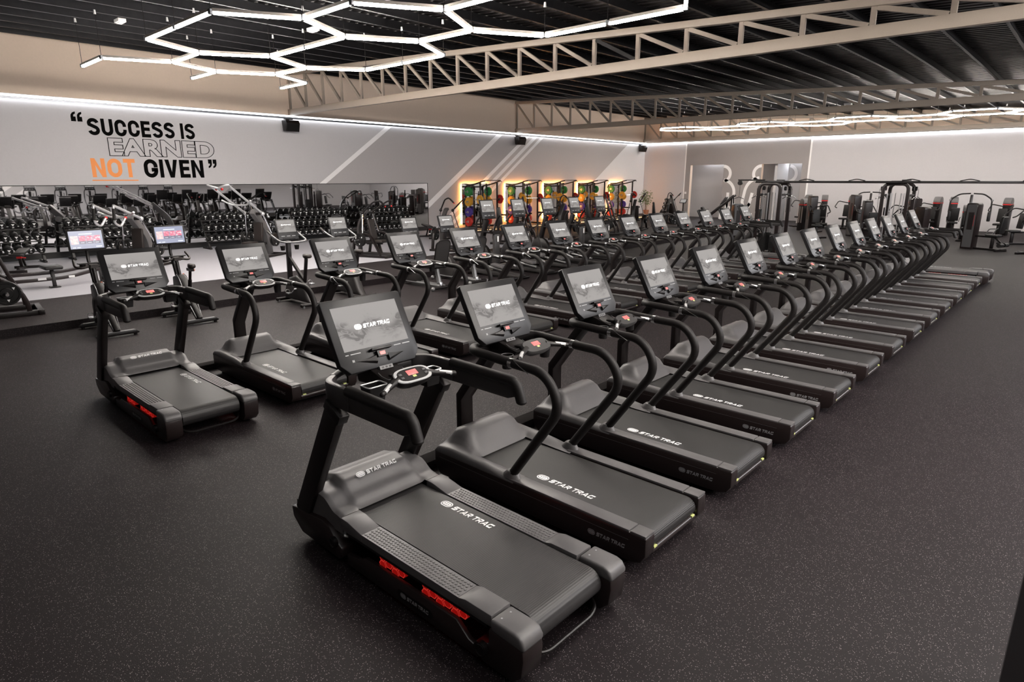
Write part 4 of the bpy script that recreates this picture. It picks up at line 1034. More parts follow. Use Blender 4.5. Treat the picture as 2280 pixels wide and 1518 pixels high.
def press(name, label, arms='black'):
    """plate loaded press: x is the way the sitter faces"""
    R = thing(name, label, 'weight machine')
    g = G()
    for s in (-1, 1): g.bar((-.75, s * .42, .04), (.70, s * .42, .04), .07, .07)
    for x in (-.72, .66): g.bar((x, -.5, .04), (x, .5, .04), .07, .07)
    g.out('floor_frame', M['steel'], R, bev=.008)
    g = G().beam(fil([(-.70, 0, .07), (-.72, 0, 1.0), (-.40, 0, 1.42), (-.30, 0, 1.45)], .25), .08, .14, (0, 1, 0)).bar((-.66, 0, .07), (.6, 0, .07), .09, .08); g.out('main_column', M['rail2'], R, bev=.01)
    g = G().bar((.15, 0, .08), (.05, 0, .42), .07, .08, (1, 0, 0)).bar((-.62, 0, .42), (.2, 0, .42), .07, .06); g.out('seat_support', M['steel'], R, bev=.006)
    cushion(R, (.10, 0, .49), (.40, .34, .09), 'seat_pad', 'brown'); cushion(R, (-.18, 0, .86), (.09, .30, .66), 'back_pad', 'brown', -.22)
    for s in (-1, 1):
        am = M['chrome'] if arms == 'chrome' else M['black']
        p0 = (-.34, s * .24, 1.40)
        g = G().tube(fil([p0, (.18, s * .36, 1.74), (.44, s * .34, 1.80), (.50, s * .18, 1.62)], .09), .026, 10).sph(p0, .055); a = g.out('lever_arm', am, R, ang=60)
        G().tube([(.455, s * .30, 1.755), (.50, s * .19, 1.63)], .03, 10).out('handle_grip', M['foam'], a)
        G().sph((.505, s * .17, 1.61), .028).out('grip_cap', M['red'], a)
        g = G().tube([p0, (-.22, s * .46, .62)], .02, 8); g.out('link_rod', M['chrome'], R)
        g = G().beam(fil([(-.66, s * .42, .06), (-.55, s * .44, .70), (.05, s * .44, .78), (.45, s * .44, .08)], .3), .06, .09, (0, 1, 0)); g.out('side_arch', M['steel'], R, bev=.006)
        g = G().tube([(-.28, s * .40, .56), (-.28, s * .78, .56)], .024, 10); g.out('plate_horn', M['silver'], R)
    return R
def iso_press(label, L, dz, inward, hw=.28):
    """plate-loaded press with two long bright lever arms reaching forward and up"""
    R = thing('lever_press_machine', label, 'weight machine')
    g = G()
    for s in (-1, 1): g.bar((-1.0, s * .42, .04), (.85, s * .42, .04), .07, .07)
    for x in (-.95, .8): g.bar((x, -.5, .04), (x, .5, .04), .07, .07)
    g.out('floor_frame', M['steel'], R, bev=.008)
    g = G().beam(fil([(-.72, 0, .05), (-.62, 0, .85), (-.02, 0, 1.46)], .3, 7), .20, .17, (0, 1, 0)); g.out('main_column', M['grey'], R, bev=.012)
    g = G().bar((-.08, -hw, 1.38), (-.08, hw, 1.38), .08, .08); g.out('pivot_axle', M['steel'], R, bev=.01)
    for s in (-1, 1):
        p0, p1 = V((-.08, s * hw, 1.38)), V((L, s * hw, 1.38 + dz))
        g = G().tube([p0, p1], .036, 10).sph(p0, .065); a = g.out('lever_arm', M['chrome2'], R, ang=60)
        if inward:
            hp = fil([p1, p1 + V((.12, s * .05, .05)), p1 + V((.16, -s * .12, .0)), p1 + V((.06, -s * .40, -.08))], .08); tip = hp[-1]
        else:
            hp = fil([p1, p1 + V((.05, 0, -.45)), p1 + V((-.18, 0, -.56)), p1 + V((-.42, 0, -.34))], .1); tip = hp[-1]
        G().tube(hp, .03, 10).out('handle_loop', M['chrome2'], a, ang=60)
        if not inward: G().tube([p1 + V((.01, 0, -.08)), p1 + V((.045, 0, -.38))], .038, 10).out('handle_grip', M['foam'], a)
        G().sph(tip, .04).out('grip_cap', M['red'], a)
        g = G().tube([p0, (-.30, s * .5, .55)], .022, 8).sph((-.09, s * .5, 1.30), .04); g.out('link_rod', M['chrome'], R)
        g = G().tube([(-.28, s * .40, .56), (-.28, s * .78, .56)], .024, 10); g.out('plate_horn', M['silver'], R)
    m = V((L * .5, 0, 1.36 + dz * .5)); g = G().tube(fil([m + V((.05, -.5, .03)), m + V((-.1, -.25, -.12)), m + V((-.1, .25, -.12)), m + V((.05, .5, .03))], .12), .028, 8); g.out('arm_crossbar', M['chrome2'], R, ang=60)
    g = G().bar((.30, 0, .08), (.25, 0, .42), .07, .08, (1, 0, 0)).bar((-.62, 0, .40), (.35, 0, .40), .07, .06); g.out('seat_support', M['steel'], R, bev=.006)
    cushion(R, (.28, 0, .48), (.40, .36, .09), 'seat_pad', 'brown'); cushion(R, (-.22, 0, .80), (.09, .32, .60), 'back_pad', 'brown', -.12)
    return R
M['chrome2'] = mat('pale_chrome_arm', (.62, .62, .63), .25, .6)
def legsled(name, label):
    """plate loaded row with a tall curved upright and big side arcs"""
    R = thing(name, label, 'weight machine')
    g = G()
    for s in (-1, 1): g.bar((-.85, s * .36, .04), (.80, s * .36, .04), .08, .08)
    for x in (-.8, .75): g.bar((x, -.42, .04), (x, .42, .04), .08, .08)
    g.out('floor_frame', M['steel'], R, bev=.008)
    for s in (-1, 1):
        g = G().beam([(.05 + .55 * math.cos(t), s * .36, .08 + .62 * math.sin(t)) for t in [PI * i / 14 for i in range(15)]], .07, .10, (0, 1, 0)); g.out('side_arc', M['gloss'], R, bev=.008)
        g = G().beam(fil([(.50, s * .30, .40), (.34, s * .30, .95), (.16, s * .30, 1.45)], .2), .06, .09, (0, 1, 0)); a = g.out('lever_arm', M['gloss'], R, bev=.01)
        G().tube([(.18, s * .30, 1.40), (.13, s * .30, 1.60)], .03, 10).out('handle_grip', M['foam'], a)
        g = G().tube([(.34, s * .36, .42), (.34, s * .72, .42)], .024, 10); g.out('plate_horn', M['silver'], R)
    cushion(R, (-.35, 0, .55), (.42, .32, .09), 'seat_pad'); cushion(R, (-.62, 0, .95), (.09, .30, .6), 'back_pad', 'pad', -.15); cushion(R, (.02, 0, .98), (.10, .26, .36), 'chest_pad')
    g = G().bar((-.36, 0, .08), (-.36, 0, .5), .08, .1, (1, 0, 0)).bar((-.66, 0, .08), (-.66, 0, 1.1), .07, .09, (1, 0, 0)).bar((.0, 0, .7), (-.1, 0, .1), .07, .09, (1, 0, 0)); g.out('seat_support', M['steel'], R, bev=.006)
    return R
HORN = [((-.28, s * d, .56), (0, 1, 0)) for s in (-1, 1) for d in (.50, .56)]
HORN2 = [((.34, s * d, .42), (0, 1, 0)) for s in (-1, 1) for d in (.47, .53)]
def put(o, loc, rz): o.location = loc; o.rotation_euler = (0, 0, rz); return o
pg = 'iron plates on the plate-loaded machines'
pa = put(legsled('row_machine', 'black plate-loaded row machine at the left edge, standing on the dark platform'), (-14.8, 1.72, .145), PI / 2 * .93); pa.scale = (1.12,) * 3
plates(pa, HORN2, 'black iron plate on the row machine at the left edge', 'plates on the row machine at the left edge')
p1 = put(iso_press('plate-loaded press with long chrome arms, above the left indoor bike', 1.0, .40, False, .27), (-19.8, 5.85, .15), math.radians(-50))
plates(p1, HORN, 'black iron plate on the chrome-armed press above the left indoor bike', 'plates on the left chrome-armed press')
p2 = put(iso_press('taller plate-loaded press with pale inward-curved arms, above the second farther treadmill', 1.4, .86, True, .31), (-19.8, 9.35, .15), math.radians(-60))
plates(p2, HORN, 'black iron plate on the tall pale-armed press', 'plates on the tall pale-armed press')
p3 = press('shoulder_press_machine', 'black plate-loaded press between the dark platform and the dumbbell racks, behind the upright bikes')
p3 = put(p3, (-17.2, 12.2, .15), .3)
plates(p3, HORN, 'black iron plate on the press behind the upright bikes', 'plates on the press behind the upright bikes')
rest = [(-16.9, 15.2, 1.9, 'behind the recumbent bikes'), (-16.6, 18.3, .5, 'behind the second and third cross trainers'), (-16.4, 21.2, 1.8, 'behind the fourth cross trainer'), (-16.8, 24.4, .4, 'right of the cross trainers'), (-17.0, 27.6, 1.9, 'in front of the last power rack'), (-17.2, 31.0, .6, 'in front of the potted plant'), (-19.2, 35.2, 1.7, 'in front of the left door opening')]
for i, (x, y, r, w) in enumerate(rest):
    z = .145 if y < 29 else 0
    lab = 'black plate-loaded machine ' + w
    o = dup(p3, (x, y, z), r, lab, None) if i % 2 == 0 else (dup(pa, (x, y, z), r, lab, None))
    plates(o, HORN if i % 2 == 0 else HORN2, 'black iron plate on the machine ' + w, 'plates on the machine ' + w)
# benches
def rail_bench():
    R = thing('weight_bench', 'flat bench seat on two long curved rails, left of the left indoor bike', 'bench', (-17.75, 3.45, .15))
    cushion(R, (0, 0, .47), (.62, .36, .085), 'seat_pad', rot=0)
    g = G().bar((.08, 0, .03), (.02, 0, .42), .07, .09, (1, 0, 0)).cb((.08, 0, .02), (.22, .2, .025)); g.out('seat_leg', M['steel'], R, bev=.006)
    for z, dx in ((.36, 0), (.22, .06)):
        g = G().beam(fil([(-.05 + dx, -1.0, z - .02), (dx, -.2, z - .02), (dx, .3, z - .01), (-.12 + dx, 1.05, z + .12)], .5, 8), .05, .08); g.out('long_rail', M['gloss'], R, bev=.006)
    for y, x in ((1.0, -.1), (-.95, -.03)):
        g = G().bar((x + .06, y, .02), (x, y, .48), .08, .06, (1, 0, 0)).cb((x + .06, y, .02), (.24, .14, .025)); g.out('end_leg', M['steel'], R, bev=.006)
    g = G().box((.085, .3, .195), (.09, .42, .245)).box((.085, -.3, .195), (.09, -.14, .245)); g.out('white_label', M['white'], R, smooth=False)
    return R
rail_bench()
def adj_bench(label):
    R = thing('adjustable_bench', label, 'bench')
    cushion(R, (-.32, 0, .50), (.85, .28, .07), 'back_pad', rot=.08); cushion(R, (.36, 0, .46), (.36, .28, .07), 'seat_pad', rot=-.1)
    g = G().bar((-.55, 0, .05), (.5, 0, .12), .07, .07).bar((.0, 0, .1), (.1, 0, .42), .07, .09, (1, 0, 0)).bar((-.45, 0, .1), (-.15, 0, .44), .05, .06, (1, 0, 0)); g.out('bench_frame', M['steel'], R, bev=.006)
    for x, w in ((-.58, .28), (.55, .2)):
        g = G().bar((x, -w, .04), (x, w, .04), .07, .07); g.out('floor_foot', M['steel'], R, bev=.006)
    g = G().cyl((.12, -.06, .38), (.12, .06, .38), .035).tube([(.12, .03, .38), (-.1, .1, .34)], .012, 6); g.out('adjust_lever', M['red'], R)
    return R
ab = put(adj_bench('adjustable bench with red lever, behind the rail bench at far left'), (-21.6, 3.55, .15), -.35)
for x, y, r, w in ((-21.2, 14.2, .3, 'behind the right upright bike, before the fourth dumbbell rack'), (-21.0, 17.6, -.4, 'behind the recumbent bikes, before the last dumbbell rack')):
    dup(ab, (x, y, .15), r, 'adjustable bench ' + w)
# dumbbell racks
def db_rack(label):
    R = thing('dumbbell_rack', label, 'dumbbell rack', group='three-tier dumbbell racks below the mirror')
    for s in (-1, 1):
        g = G().bar((.34, s * 1.22, .03), (-.30, s * 1.22, .03), .08, .06).bar((.22, s * 1.22, .05), (-.24, s * 1.22, 1.10), .08, .10, (1, 0, 0)); g.out('end_frame', M['steel'], R, bev=.006)
    for t in range(3):
        z = .30 + t * .36; x = .16 - t * .165
        g = G()
        for d, e in ((-.10, .03), (.10, -.03)): g.bar((x + d, -1.3, z + e), (x + d, 1.3, z + e), .05, .03)
        g.out('tier_shelf', M['black'], R, bev=.004)
    return R
def db_proto(t):
    r = .108
    oc = [(r * math.cos(a), r * math.sin(a)) for a in [2 * PI * (i + .5) / 12 for i in range(12)]]
    g = G()
    for s in (-1, 1):
        g.rings([[(s * x, y * k, z * k) for y, z in oc] for x, k in ((.06, .8), (.07, 1), (.155, 1), (.165, .9))])
    g.m(2).tube([(-.065, 0, 0), (.065, 0, 0)], .016, 8)
    g.m(1); q = .042
    g.poly([(.1665, -q, .058), (.1665, q, .058), (.1665, 0, -.008)])
    me = num_mesh(t); w = max(v.co.x for v in me.vertices)
    g.M = Matrix(((0, 0, 1, .1665), (1, 0, 0, -w / 2), (0, 1, 0, -.062), (0, 0, 0, 1))); g.me(me)
    o = g.out('dumbbell', [M['iron'], M['white'], M['iron']], ang=30); return o
DB = [db_proto(str(5 * i)) for i in range(1, 16)]
used_db = set()
racks = ((3.2, 'leftmost'), (6.4, 'second'), (10.55, 'third'), (14.0, 'fourth'), (17.3, 'rightmost'))
rk0 = None
for ri, (y, w) in enumerate(racks):
    lab = '%s black dumbbell rack of five below the mirror' % w
    if rk0 is None: rk0 = db_rack(lab); rk0.location = (-23.55, y, .15)
    else: dup(rk0, (-23.55, y, .15), 0, lab)
    for t in range(3):
        for k in range(10):
            i = (t * 5 + k // 2) if t == 0 else (t * 5 + k // 2)
            i = min(14, (2 - t) * 5 + k // 2)
            o = DB[i]
            if i in used_db: o = o.copy(); C.objects.link(o)
            used_db.add(i)
            z = .15 + .30 + t * .36 + .126; x = -23.55 + .16 - t * .165
            o.location = (x, y - 1.16 + k * .258, z); o.rotation_euler = (0, .26, 0)
            tn = ('bottom', 'middle', 'top')[t]
            tag(o, 'black round-headed dumbbell with white triangle on the %s tier of the %s dumbbell rack' % (tn, w), 'dumbbell', 'dumbbells on the %s tier of the %s rack' % (tn, w))
# ------------------------------------------------------------------ power racks, far left
COL = {}
for n_, c_ in (('green', (.02, .22, .05)), ('yellow', (.70, .36, .03)), ('purple', (.06, .03, .28)), ('red', (.55, .03, .02))):
    COL[n_] = mat(n_ + '_bumper_rubber', c_, .5)
PB = {n_: None for n_ in COL}
def bumper(col, loc, lab, grp, ax=(0, 1, 0), r=.225):
    if PB[col] is None:
        g = G().lathe([(.026, -.03), (r * .38, -.03), (r * .42, -.022), (r * .8, -.022), (r * .86, -.03), (r * .97, -.03), (r, -.02), (r, .02), (r * .97, .03), (r * .86, .03), (r * .8, .022), (r * .42, .022), (r * .38, .03), (.026, .03)], (0, 0, 0), (0, 1, 0), 26)
        g.m(1)
        for s in (-1, 1): g.lathe([(.027, s * .0315), (.06, s * .0315), (.06, s * .028)], (0, 0, 0), (0, 1, 0), 16)
        o = g.out('bumper_plate', [COL[col], M['silver']]); PB[col] = o
    else: o = PB[col].copy(); C.objects.link(o)
    o.location = loc; tag(o, lab, 'weight plate', grp)
def power_rack(label):
    R = thing('power_rack', label, 'power rack', group='power racks on the wooden platforms')
    xf, xr, H = .55, -.50, 2.24
    for s in (-1, 1):
        for x, h in ((xf, H), (xr, H - .2)):
            g = G().box((x - .035, s * .6 - .035, 0), (x + .035, s * .6 + .035, h)); g.out('upright', M['steel'], R, bev=.004)
        g = G().bar((xr, s * .6, .05), (xf + .25, s * .6, .05), .07, .08); g.out('floor_beam', M['steel'], R, bev=.004)
        g = G().beam(fil([(xr - .05, s * .6, H - .42), (xr + .02, s * .6, H - .2), (0, s * .6, H - .14), (xf, s * .6, H - .02)], .15), .06, .10, (0, 1, 0)); g.out('side_gusset', M['steel'], R, bev=.006)
        g = G().bar((xf, s * .6, H), (xf + .28, s * .55, H + .06), .05, .06); g.out('bar_arm', M['steel'], R, bev=.004)
        g = G().bar((xf - .02, s * .6, .62), (xf + .62, s * .6, .62), .06, .08).tube(fil([(xf + .1, s * .6, .56), (xf + .2, s * .6, .47), (xf + .5, s * .6, .50), (xf + .55, s * .6, .58)], .04), .014, 6); g.out('safety_arm', M['steel'], R, bev=.004)
        g = G().box((xf + .03, s * .6 - .03, 1.32), (xf + .12, s * .6 + .03, 1.36)).box((xf + .10, s * .6 - .03, 1.36), (xf + .12, s * .6 + .03, 1.42)); g.out('bar_hook', M['black'], R, smooth=False)
        for z in (.28, .76, 1.27, 1.76):
            g = G().tube([(xr + .30, s * .55, z), (xr + .30, s * .88, z)], .024, 8); g.out('plate_peg', M['silver'], R)
        g = G().bar((xr + .30, s * .6, .08), (xr + .30, s * .6, H - .14), .05, .05, (1, 0, 0)); g.out('storage_post', M['steel'], R, bev=.004)
    g = G().tube(fil([(xf + .20, -.72, H + .0), (xf + .26, -.55, H + .075), (xf + .26, .55, H + .075), (xf + .20, .72, H)], .08), .018, 8); g.out('pull_up_bar', M['steel'], R)
    g = G().bar((xr, -.6, H - .25), (xr, .6, H - .25), .06, .07).bar((xr, -.6, .1), (xr, .6, .1), .06, .07); g.out('rear_crossbar', M['steel'], R, bev=.004)
    return R
pr0 = power_rack('')
PR = 'leftmost second third fourth rightmost'.split()
bar0 = None
for i in range(5):
    y = 23.05 + i * 3.18; w = PR[i]
    lab = '%s black power rack of the five on the wooden platforms' % w
    if i == 0: pr0['label'] = lab; pr0.location = (-23.35, y, .215)
    else: dup(pr0, (-23.35, y, .215), 0, lab)
    g0 = 'barbells in the power racks'
    lab = 'steel barbell resting across the %s power rack' % w
    if bar0 is None:
        g = G().tube([(0, -.66, 0), (0, .66, 0)], .014, 10)
        bar0 = g.out('barbell', M['chrome']);
        for s in (-1, 1): G().tube([(0, s * .66, 0), (0, s * .675, 0), (0, s * .68, 0), (0, s * 1.08, 0)], .025, 12, [.036, .036, .025, .025]).out('barbell_sleeve', M['silver'], bar0)
        b = bar0; tag(b, lab, 'barbell', g0); b.location = (-22.72, y, .215 + 1.39)
    else: dup(bar0, (-22.72, y, .215 + 1.39), None, lab, g0)
    for s, c, sd in ((-1, 'yellow', 'left'), (1, 'red', 'right')):
        bumper(c, (-22.72, y + s * .715, .215 + 1.39), '%s bumper plate on the %s end of the barbell in the %s power rack' % (c, sd, w), 'plates loaded on the barbells')
    for s, sd in ((-1, 'left'), (1, 'right')):
        for z, c in ((.28, 'red'), (.76, 'purple'), (1.27, 'yellow'), (1.76, 'green')):
            for k in range(2):
                bumper(c, (-23.55, y + s * (.67 + k * .065), .215 + z), '%s bumper plate stored on the %s side of the %s power rack' % (c, sd, w), '%s plates stored on the %s of the %s rack' % (c, sd, w))
# potted tree, small dumbbell tree and tablet stand in the far corner
R = thing('potted_tree', 'small leafy potted tree in the far left corner beside the last power rack', 'plant', (-23.05, 38.6, .20))
M['terra'] = mat('terracotta', (.42, .17, .09), .6); M['leaf'] = mat('green_leaf', (.10, .16, .05), .5, noise=.4, nscale=8); M['bark'] = mat('bark', (.16, .09, .05), .8)
G().lathe([(0, 0), (.17, 0), (.21, .30), (.22, .34), (.19, .34), (.18, .29), (0, .29)], (0, 0, 0), n=20).out('pot', M['terra'], R)
g = G()
for a in (0, 2.1, 4.2): g.tube([(.04 * math.cos(a), .04 * math.sin(a), .28), (.06 * math.cos(a + 1), .06 * math.sin(a + 1), .8), (.25 * math.cos(a + .4), .25 * math.sin(a + .4), 1.35)], .014, 6, [.017, .013, .006])
g.out('stem', M['bark'], R)
g = G(); rnd = random.Random(3)
for i in range(420):
    t = rnd.random() * 2 * PI; u = rnd.uniform(-1, 1); q = rnd.random() ** .4
    c = V((.50 * q * math.sqrt(1 - u * u) * math.cos(t) - .05, .50 * q * math.sqrt(1 - u * u) * math.sin(t), 1.15 + .55 * q * u + .1 * math.sin(3 * t)))
    d = V((rnd.uniform(-1, 1), rnd.uniform(-1, 1), rnd.uniform(-1.2, .3))).normalized(); sd = d.orthogonal().normalized()
    L = rnd.uniform(.07, .12); g.poly([c, c + d * L * .5 + sd * L * .24, c + d * L, c + d * L * .5 - sd * L * .24])
g.out('foliage', M['leaf'], R, smooth=False)
R = thing('dumbbell_tree', 'low A-frame tree of small black dumbbells against the far wall near the potted tree', 'dumbbell rack', (-21.4, 38.7, 0))
for s in (-1, 1):
    g = G().bar((s * .36, 0, .04), (s * .04, 0, 1.32), .06, .06, (1, 0, 0)).bar((s * .36, -.3, .03), (s * .36, .3, .03), .06, .06); g.out('frame_leg', M['steel'], R, bev=.004)
d0 = None; k = 0
for s, sd in ((-1, 'left'), (1, 'right')):
    for j in range(5):
        z = .30 + j * .24; x = -21.4 + s * (.42 - j * .065)
        g = G()
        o = DB[3 + j].copy(); C.objects.link(o); o.scale = (.8, 1.25 - j * .08, 1.25 - j * .08); o.location = (x, 38.7, z); o.rotation_euler = (0, 0, -PI / 2 + .2)
        tag(o, '%s small black dumbbell from the floor on the %s side of the dumbbell tree' % (ORD[j], sd), 'dumbbell', 'dumbbells on the dumbbell tree')
        G().bar((x - s * .06 + 21.4, -.12, z - .11), (x - s * .06 + 21.4, .12, z - .11), .16, .02).out('cradle', M['steel'], R, smooth=False)
R = thing('tablet_stand', 'thin black floor stand holding a small lit tablet by the left door opening', 'tablet stand', (-20.22, 38.5, 0))
G().cyl((0, 0, .02), (0, 0, 1.12), .045).cb((0, 0, .015), (.4, .4, .03)).out('stand_post', M['steel'], R)
g = G(); g.M = Matrix.Translation((0, 0, 1.2)) @ Euler((.9, 0, 0)).to_matrix().to_4x4(); g.cb((0, 0, 0), (.46, .32, .03)); t = g.out('tablet', M['black'], R, bev=.006)
g = G(); g.M = Matrix.Translation((0, 0, 1.2)) @ Euler((.9, 0, 0)).to_matrix().to_4x4(); g.cb((0, 0, .0155), (.38, .25, .001)); g.out('tablet_display', M['disp2'], t, smooth=False)
g = G().box((-.07, -.002, 0), (.07, 0, .14)); o = g.out('wall_notice', M['white'], smooth=False); o.location = (-21.0, FY - .006, 1.62); tag(o, 'small white notice on the far wall above the tablet stand', 'notice')
# ------------------------------------------------------------------ cable and selectorised machines, right
def jungle(label, x, y):
    R = thing('cable_tower', label, 'cable machine', (x, y, 0))
    H = 2.44
    for sy in (-1, 1):
        g = G().beam(fil([(-.36, sy * .45, .05), (-.36, sy * .45, H), (.36, sy * .45, H), (.36, sy * .45, .05)], .2, 6), .10, .09, (0, 1, 0)); g.out('arch_frame', M['gloss'], R, bev=.01)
        g = G().bar((-.5, sy * .45, .04), (.5, sy * .45, .04), .12, .07); g.out('floor_beam', M['steel'], R, bev=.006)
    for sx in (-1, 1):
        g = G().bar((sx * .36, -.45, H - .36), (sx * .36, .45, H - .36), .06, .07); g.out('cross_beam', M['steel'], R, bev=.006)
        for sy in (-1, 1):
            g = G()
            for d in (-.09, .09): g.tube([(sx * .20 + d * .8, sy * .22, .1), (sx * .20 + d * .8, sy * .22, H - .3)], .013, 8)
            g.out('guide_rod', M['silver'], R)
            g = G()
            for k in range(14): g.box((sx * .20 - .11, sy * .22 - .06, .14 + k * .045), (sx * .20 + .11, sy * .22 + .06, .181 + k * .045))
            s_ = g.out('weight_stack', M['iron'], R, smooth=False)
            G().cyl((sx * .42, sy * .22, H - .15), (sx * .48, sy * .22, H - .15), .07, n=16).out('pulley', M['black'], R)
            g = G().tube([(sx * .52, sy * .22, H - .16), (sx * .52, sy * .22, 1.5)], .006, 5); c = g.out('cable', M['black'], R)
            G().tube(fil([(sx * .52, sy * .22 - .4, 1.96), (sx * .52, sy * .22, 2.04), (sx * .52, sy * .22 + .4, 1.96)], .05), .012, 6).out('cable_bar', M['chrome'], c)
    g = G().cb((0, 0, H + .08), (.5, .14, .05)).cb((.18, 0, H + .12), (.26, .1, .04)); g.out('top_cap', M['rail'], R, bev=.006)
    return R
jungle('black arched cable tower, left of the two under the long overhead beam', -8.45, 22.6)
jungle('black arched cable tower, right of the two under the long overhead beam', -5.05, 24.4)
R = thing('overhead_beam', 'long thin black pull-up beam linking the cable towers across the right background', 'beam', (-5, 23.6, 0))
g = G().bar((-4.3, -.6, 2.50), (4.6, 1.0, 2.50), .08, .075); g.out('beam', M['steel'], R, bev=.006)
for k in range(5):
    x = -2.6 + k * 1.5; g = G().tube(fil([(x - .25, x * .18, 2.54), (x, x * .18, 2.60), (x + .25, x * .18, 2.54)], .08), .016, 6); g.out('pull_up_grip', M['foam'], R)
g = G().bar((-4.9, -.7, 2.56), (-4.0, -.5, 2.56), .10, .05).cyl((-4.82, -.75, 2.46), (-4.82, -.65, 2.46), .08, n=14).tube([(-4.82, -.70, 2.4), (-4.82, -.70, 1.95)], .006, 5).tube([(-5.0, -.70, 1.9), (-4.82, -.70, 1.96), (-4.64, -.70, 1.9)], .012, 6); g.out('end_pulley_arm', M['steel'], R)
g = G().bar((-3.45, -.4, 0), (-3.45, -.4, 2.47), .07, .07, (1, 0, 0)); g.out('beam_post', M['steel'], R)
def tower(R, x, y, h, style):
    """weight stack housing"""
    if style == 'panel':
        g = G().prism(fil_poly([(-.21, 0), (-.21, h), (.21, h), (.21, 0)], .1), 'y', y - .16, y + .16); g.M = Matrix.Identity(4); o = g.out('stack_housing', M['gloss'], R, bev=.01); o.location = (x, 0, 0)
        g = G().prism(fil_poly([(-.165, .06), (-.165, h - .06), (.165, h - .06), (.165, .06)], .07), 'y', y - .165, y - .158); f = g.out('stack_front', M['grey'], o, bev=.0)
        G().box((-.09, y - .168, h * .42), (.10, y - .1645, h * .80)).out('stack_window', M['gloss'], f, smooth=False); G().box((.115, y - .168, h * .5), (.128, y - .1645, h * .74)).out('red_stripe', M['red'], f, smooth=False)
    else:
        g = G().prism([(-.2, 0), (.2, 0), (.2, h - .25)] + [(.2 * math.cos(a), h - .25 + .25 * math.sin(a)) for a in [PI * i / 10 for i in range(1, 10)]] + [(-.2, h - .25)], 'y', y - .15, y + .15); o = g.out('stack_housing', M['black'], R, bev=.02); o.location = (x, 0, 0)
        g = G().prism([(.205, h - .28)] + [(.205 * math.cos(a), h - .25 + .255 * math.sin(a)) for a in [PI * i / 10 for i in range(0, 11)]] + [(-.205, h - .28)], 'y', y - .158, y + .158); f = g.out('domed_cap', M['grey'], o, bev=.02)
        G().box((-.208, y - .162, h - .33), (.208, y + .162, h - .285)).out('red_band', M['red'], o, smooth=False)
        G().box((-.13, y - .157, .4), (-.05, y - .1515, h - .4)).box((.05, y - .157, .4), (.13, y - .1515, h - .4)).out('stack_window', M['trimgrey'], o, smooth=False)
def fil_poly(p, r):
    q = [V((a, 0, b)) for a, b in p]; q = fil([q[0], q[1], q[2], q[3]], r, 5); return [(v.x, v.z) for v in q]
def selector(label, loc, rz, style='dome', kind='press', h=1.78, sc=1):
    R = thing('weight_machine', label, 'weight machine', loc, rz, None, sc)
    tower(R, -.55, .0, h, style)
    g = G().bar((-.6, 0, .04), (.75, 0, .04), .1, .07).bar((.55, -.35, .04), (.55, .35, .04), .08, .07).bar((.25, 0, .06), (.25, 0, .48), .08, .1, (1, 0, 0)).bar((-.5, 0, .5), (.3, 0, .5), .07, .07); g.out('floor_frame', M['steel'], R, bev=.006)
    cushion(R, (.25, 0, .54), (.42, .36, .09), 'seat_pad'); cushion(R, (.50 if kind == 'leg' else .02, 0, .95), (.10, .34, .62), 'back_pad', 'pad', .12 if kind == 'leg' else -.1)
    if kind == 'press':
        g = G().tube(fil([(-.3, -.12, 1.35), (.15, -.42, 1.45), (.45, -.45, 1.15), (.5, -.3, 1.1)], .1), .024, 8); g.out('press_arm', M['steel'], R, ang=60)
        g = G().tube(fil([(-.3, .12, 1.35), (.15, .42, 1.45), (.45, .45, 1.15), (.5, .3, 1.1)], .1), .024, 8); g.out('press_arm', M['steel'], R, ang=60)
    elif kind == 'lat':
        g = G().bar((.1, 0, .1), (.1, 0, 1.95), .1, .12, (1, 0, 0)); g.out('mast', M['gloss'], R, bev=.01)
        for s in (-1, 1):
            g = G().tube(fil([(.12, s * .05, 2.0), (.12, s * .42, 1.98), (.14, s * .72, 1.76), (.16, s * .74, 1.2)], .12), .03, 10); a = g.out('arch_arm', M['steel'], R, ang=60)
            G().cb((.14, s * .74, 1.72), (.07, .07, .07)).out('arm_joint', M['trimgrey'], a, bev=.01); cushion(R, (.20, s * .70, 1.05), (.09, .12, .4), 'arm_pad')
        G().box((.155, -.04, 1.0), (.165, .04, 1.18)).out('white_label', M['white'], R, smooth=False)
    else:
        g = G().tube([(.62, -.30, .22), (.62, -.05, .22)], .075, 14).tube([(.62, .05, .22), (.62, .30, .22)], .075, 14); g.out('shin_roller', M['pad'], R)
        g = G().bar((.30, 0, .5), (.62, 0, .22), .06, .06); g.out('swing_arm', M['steel'], R, bev=.006)
        for s in (-1, 1):
            g = G().tube(fil([(.1, s * .24, .58), (.2, s * .27, .8), (.42, s * .27, .82)], .06), .02, 8); g.out('side_handle', M['trimgrey'], R, ang=60)
    return R
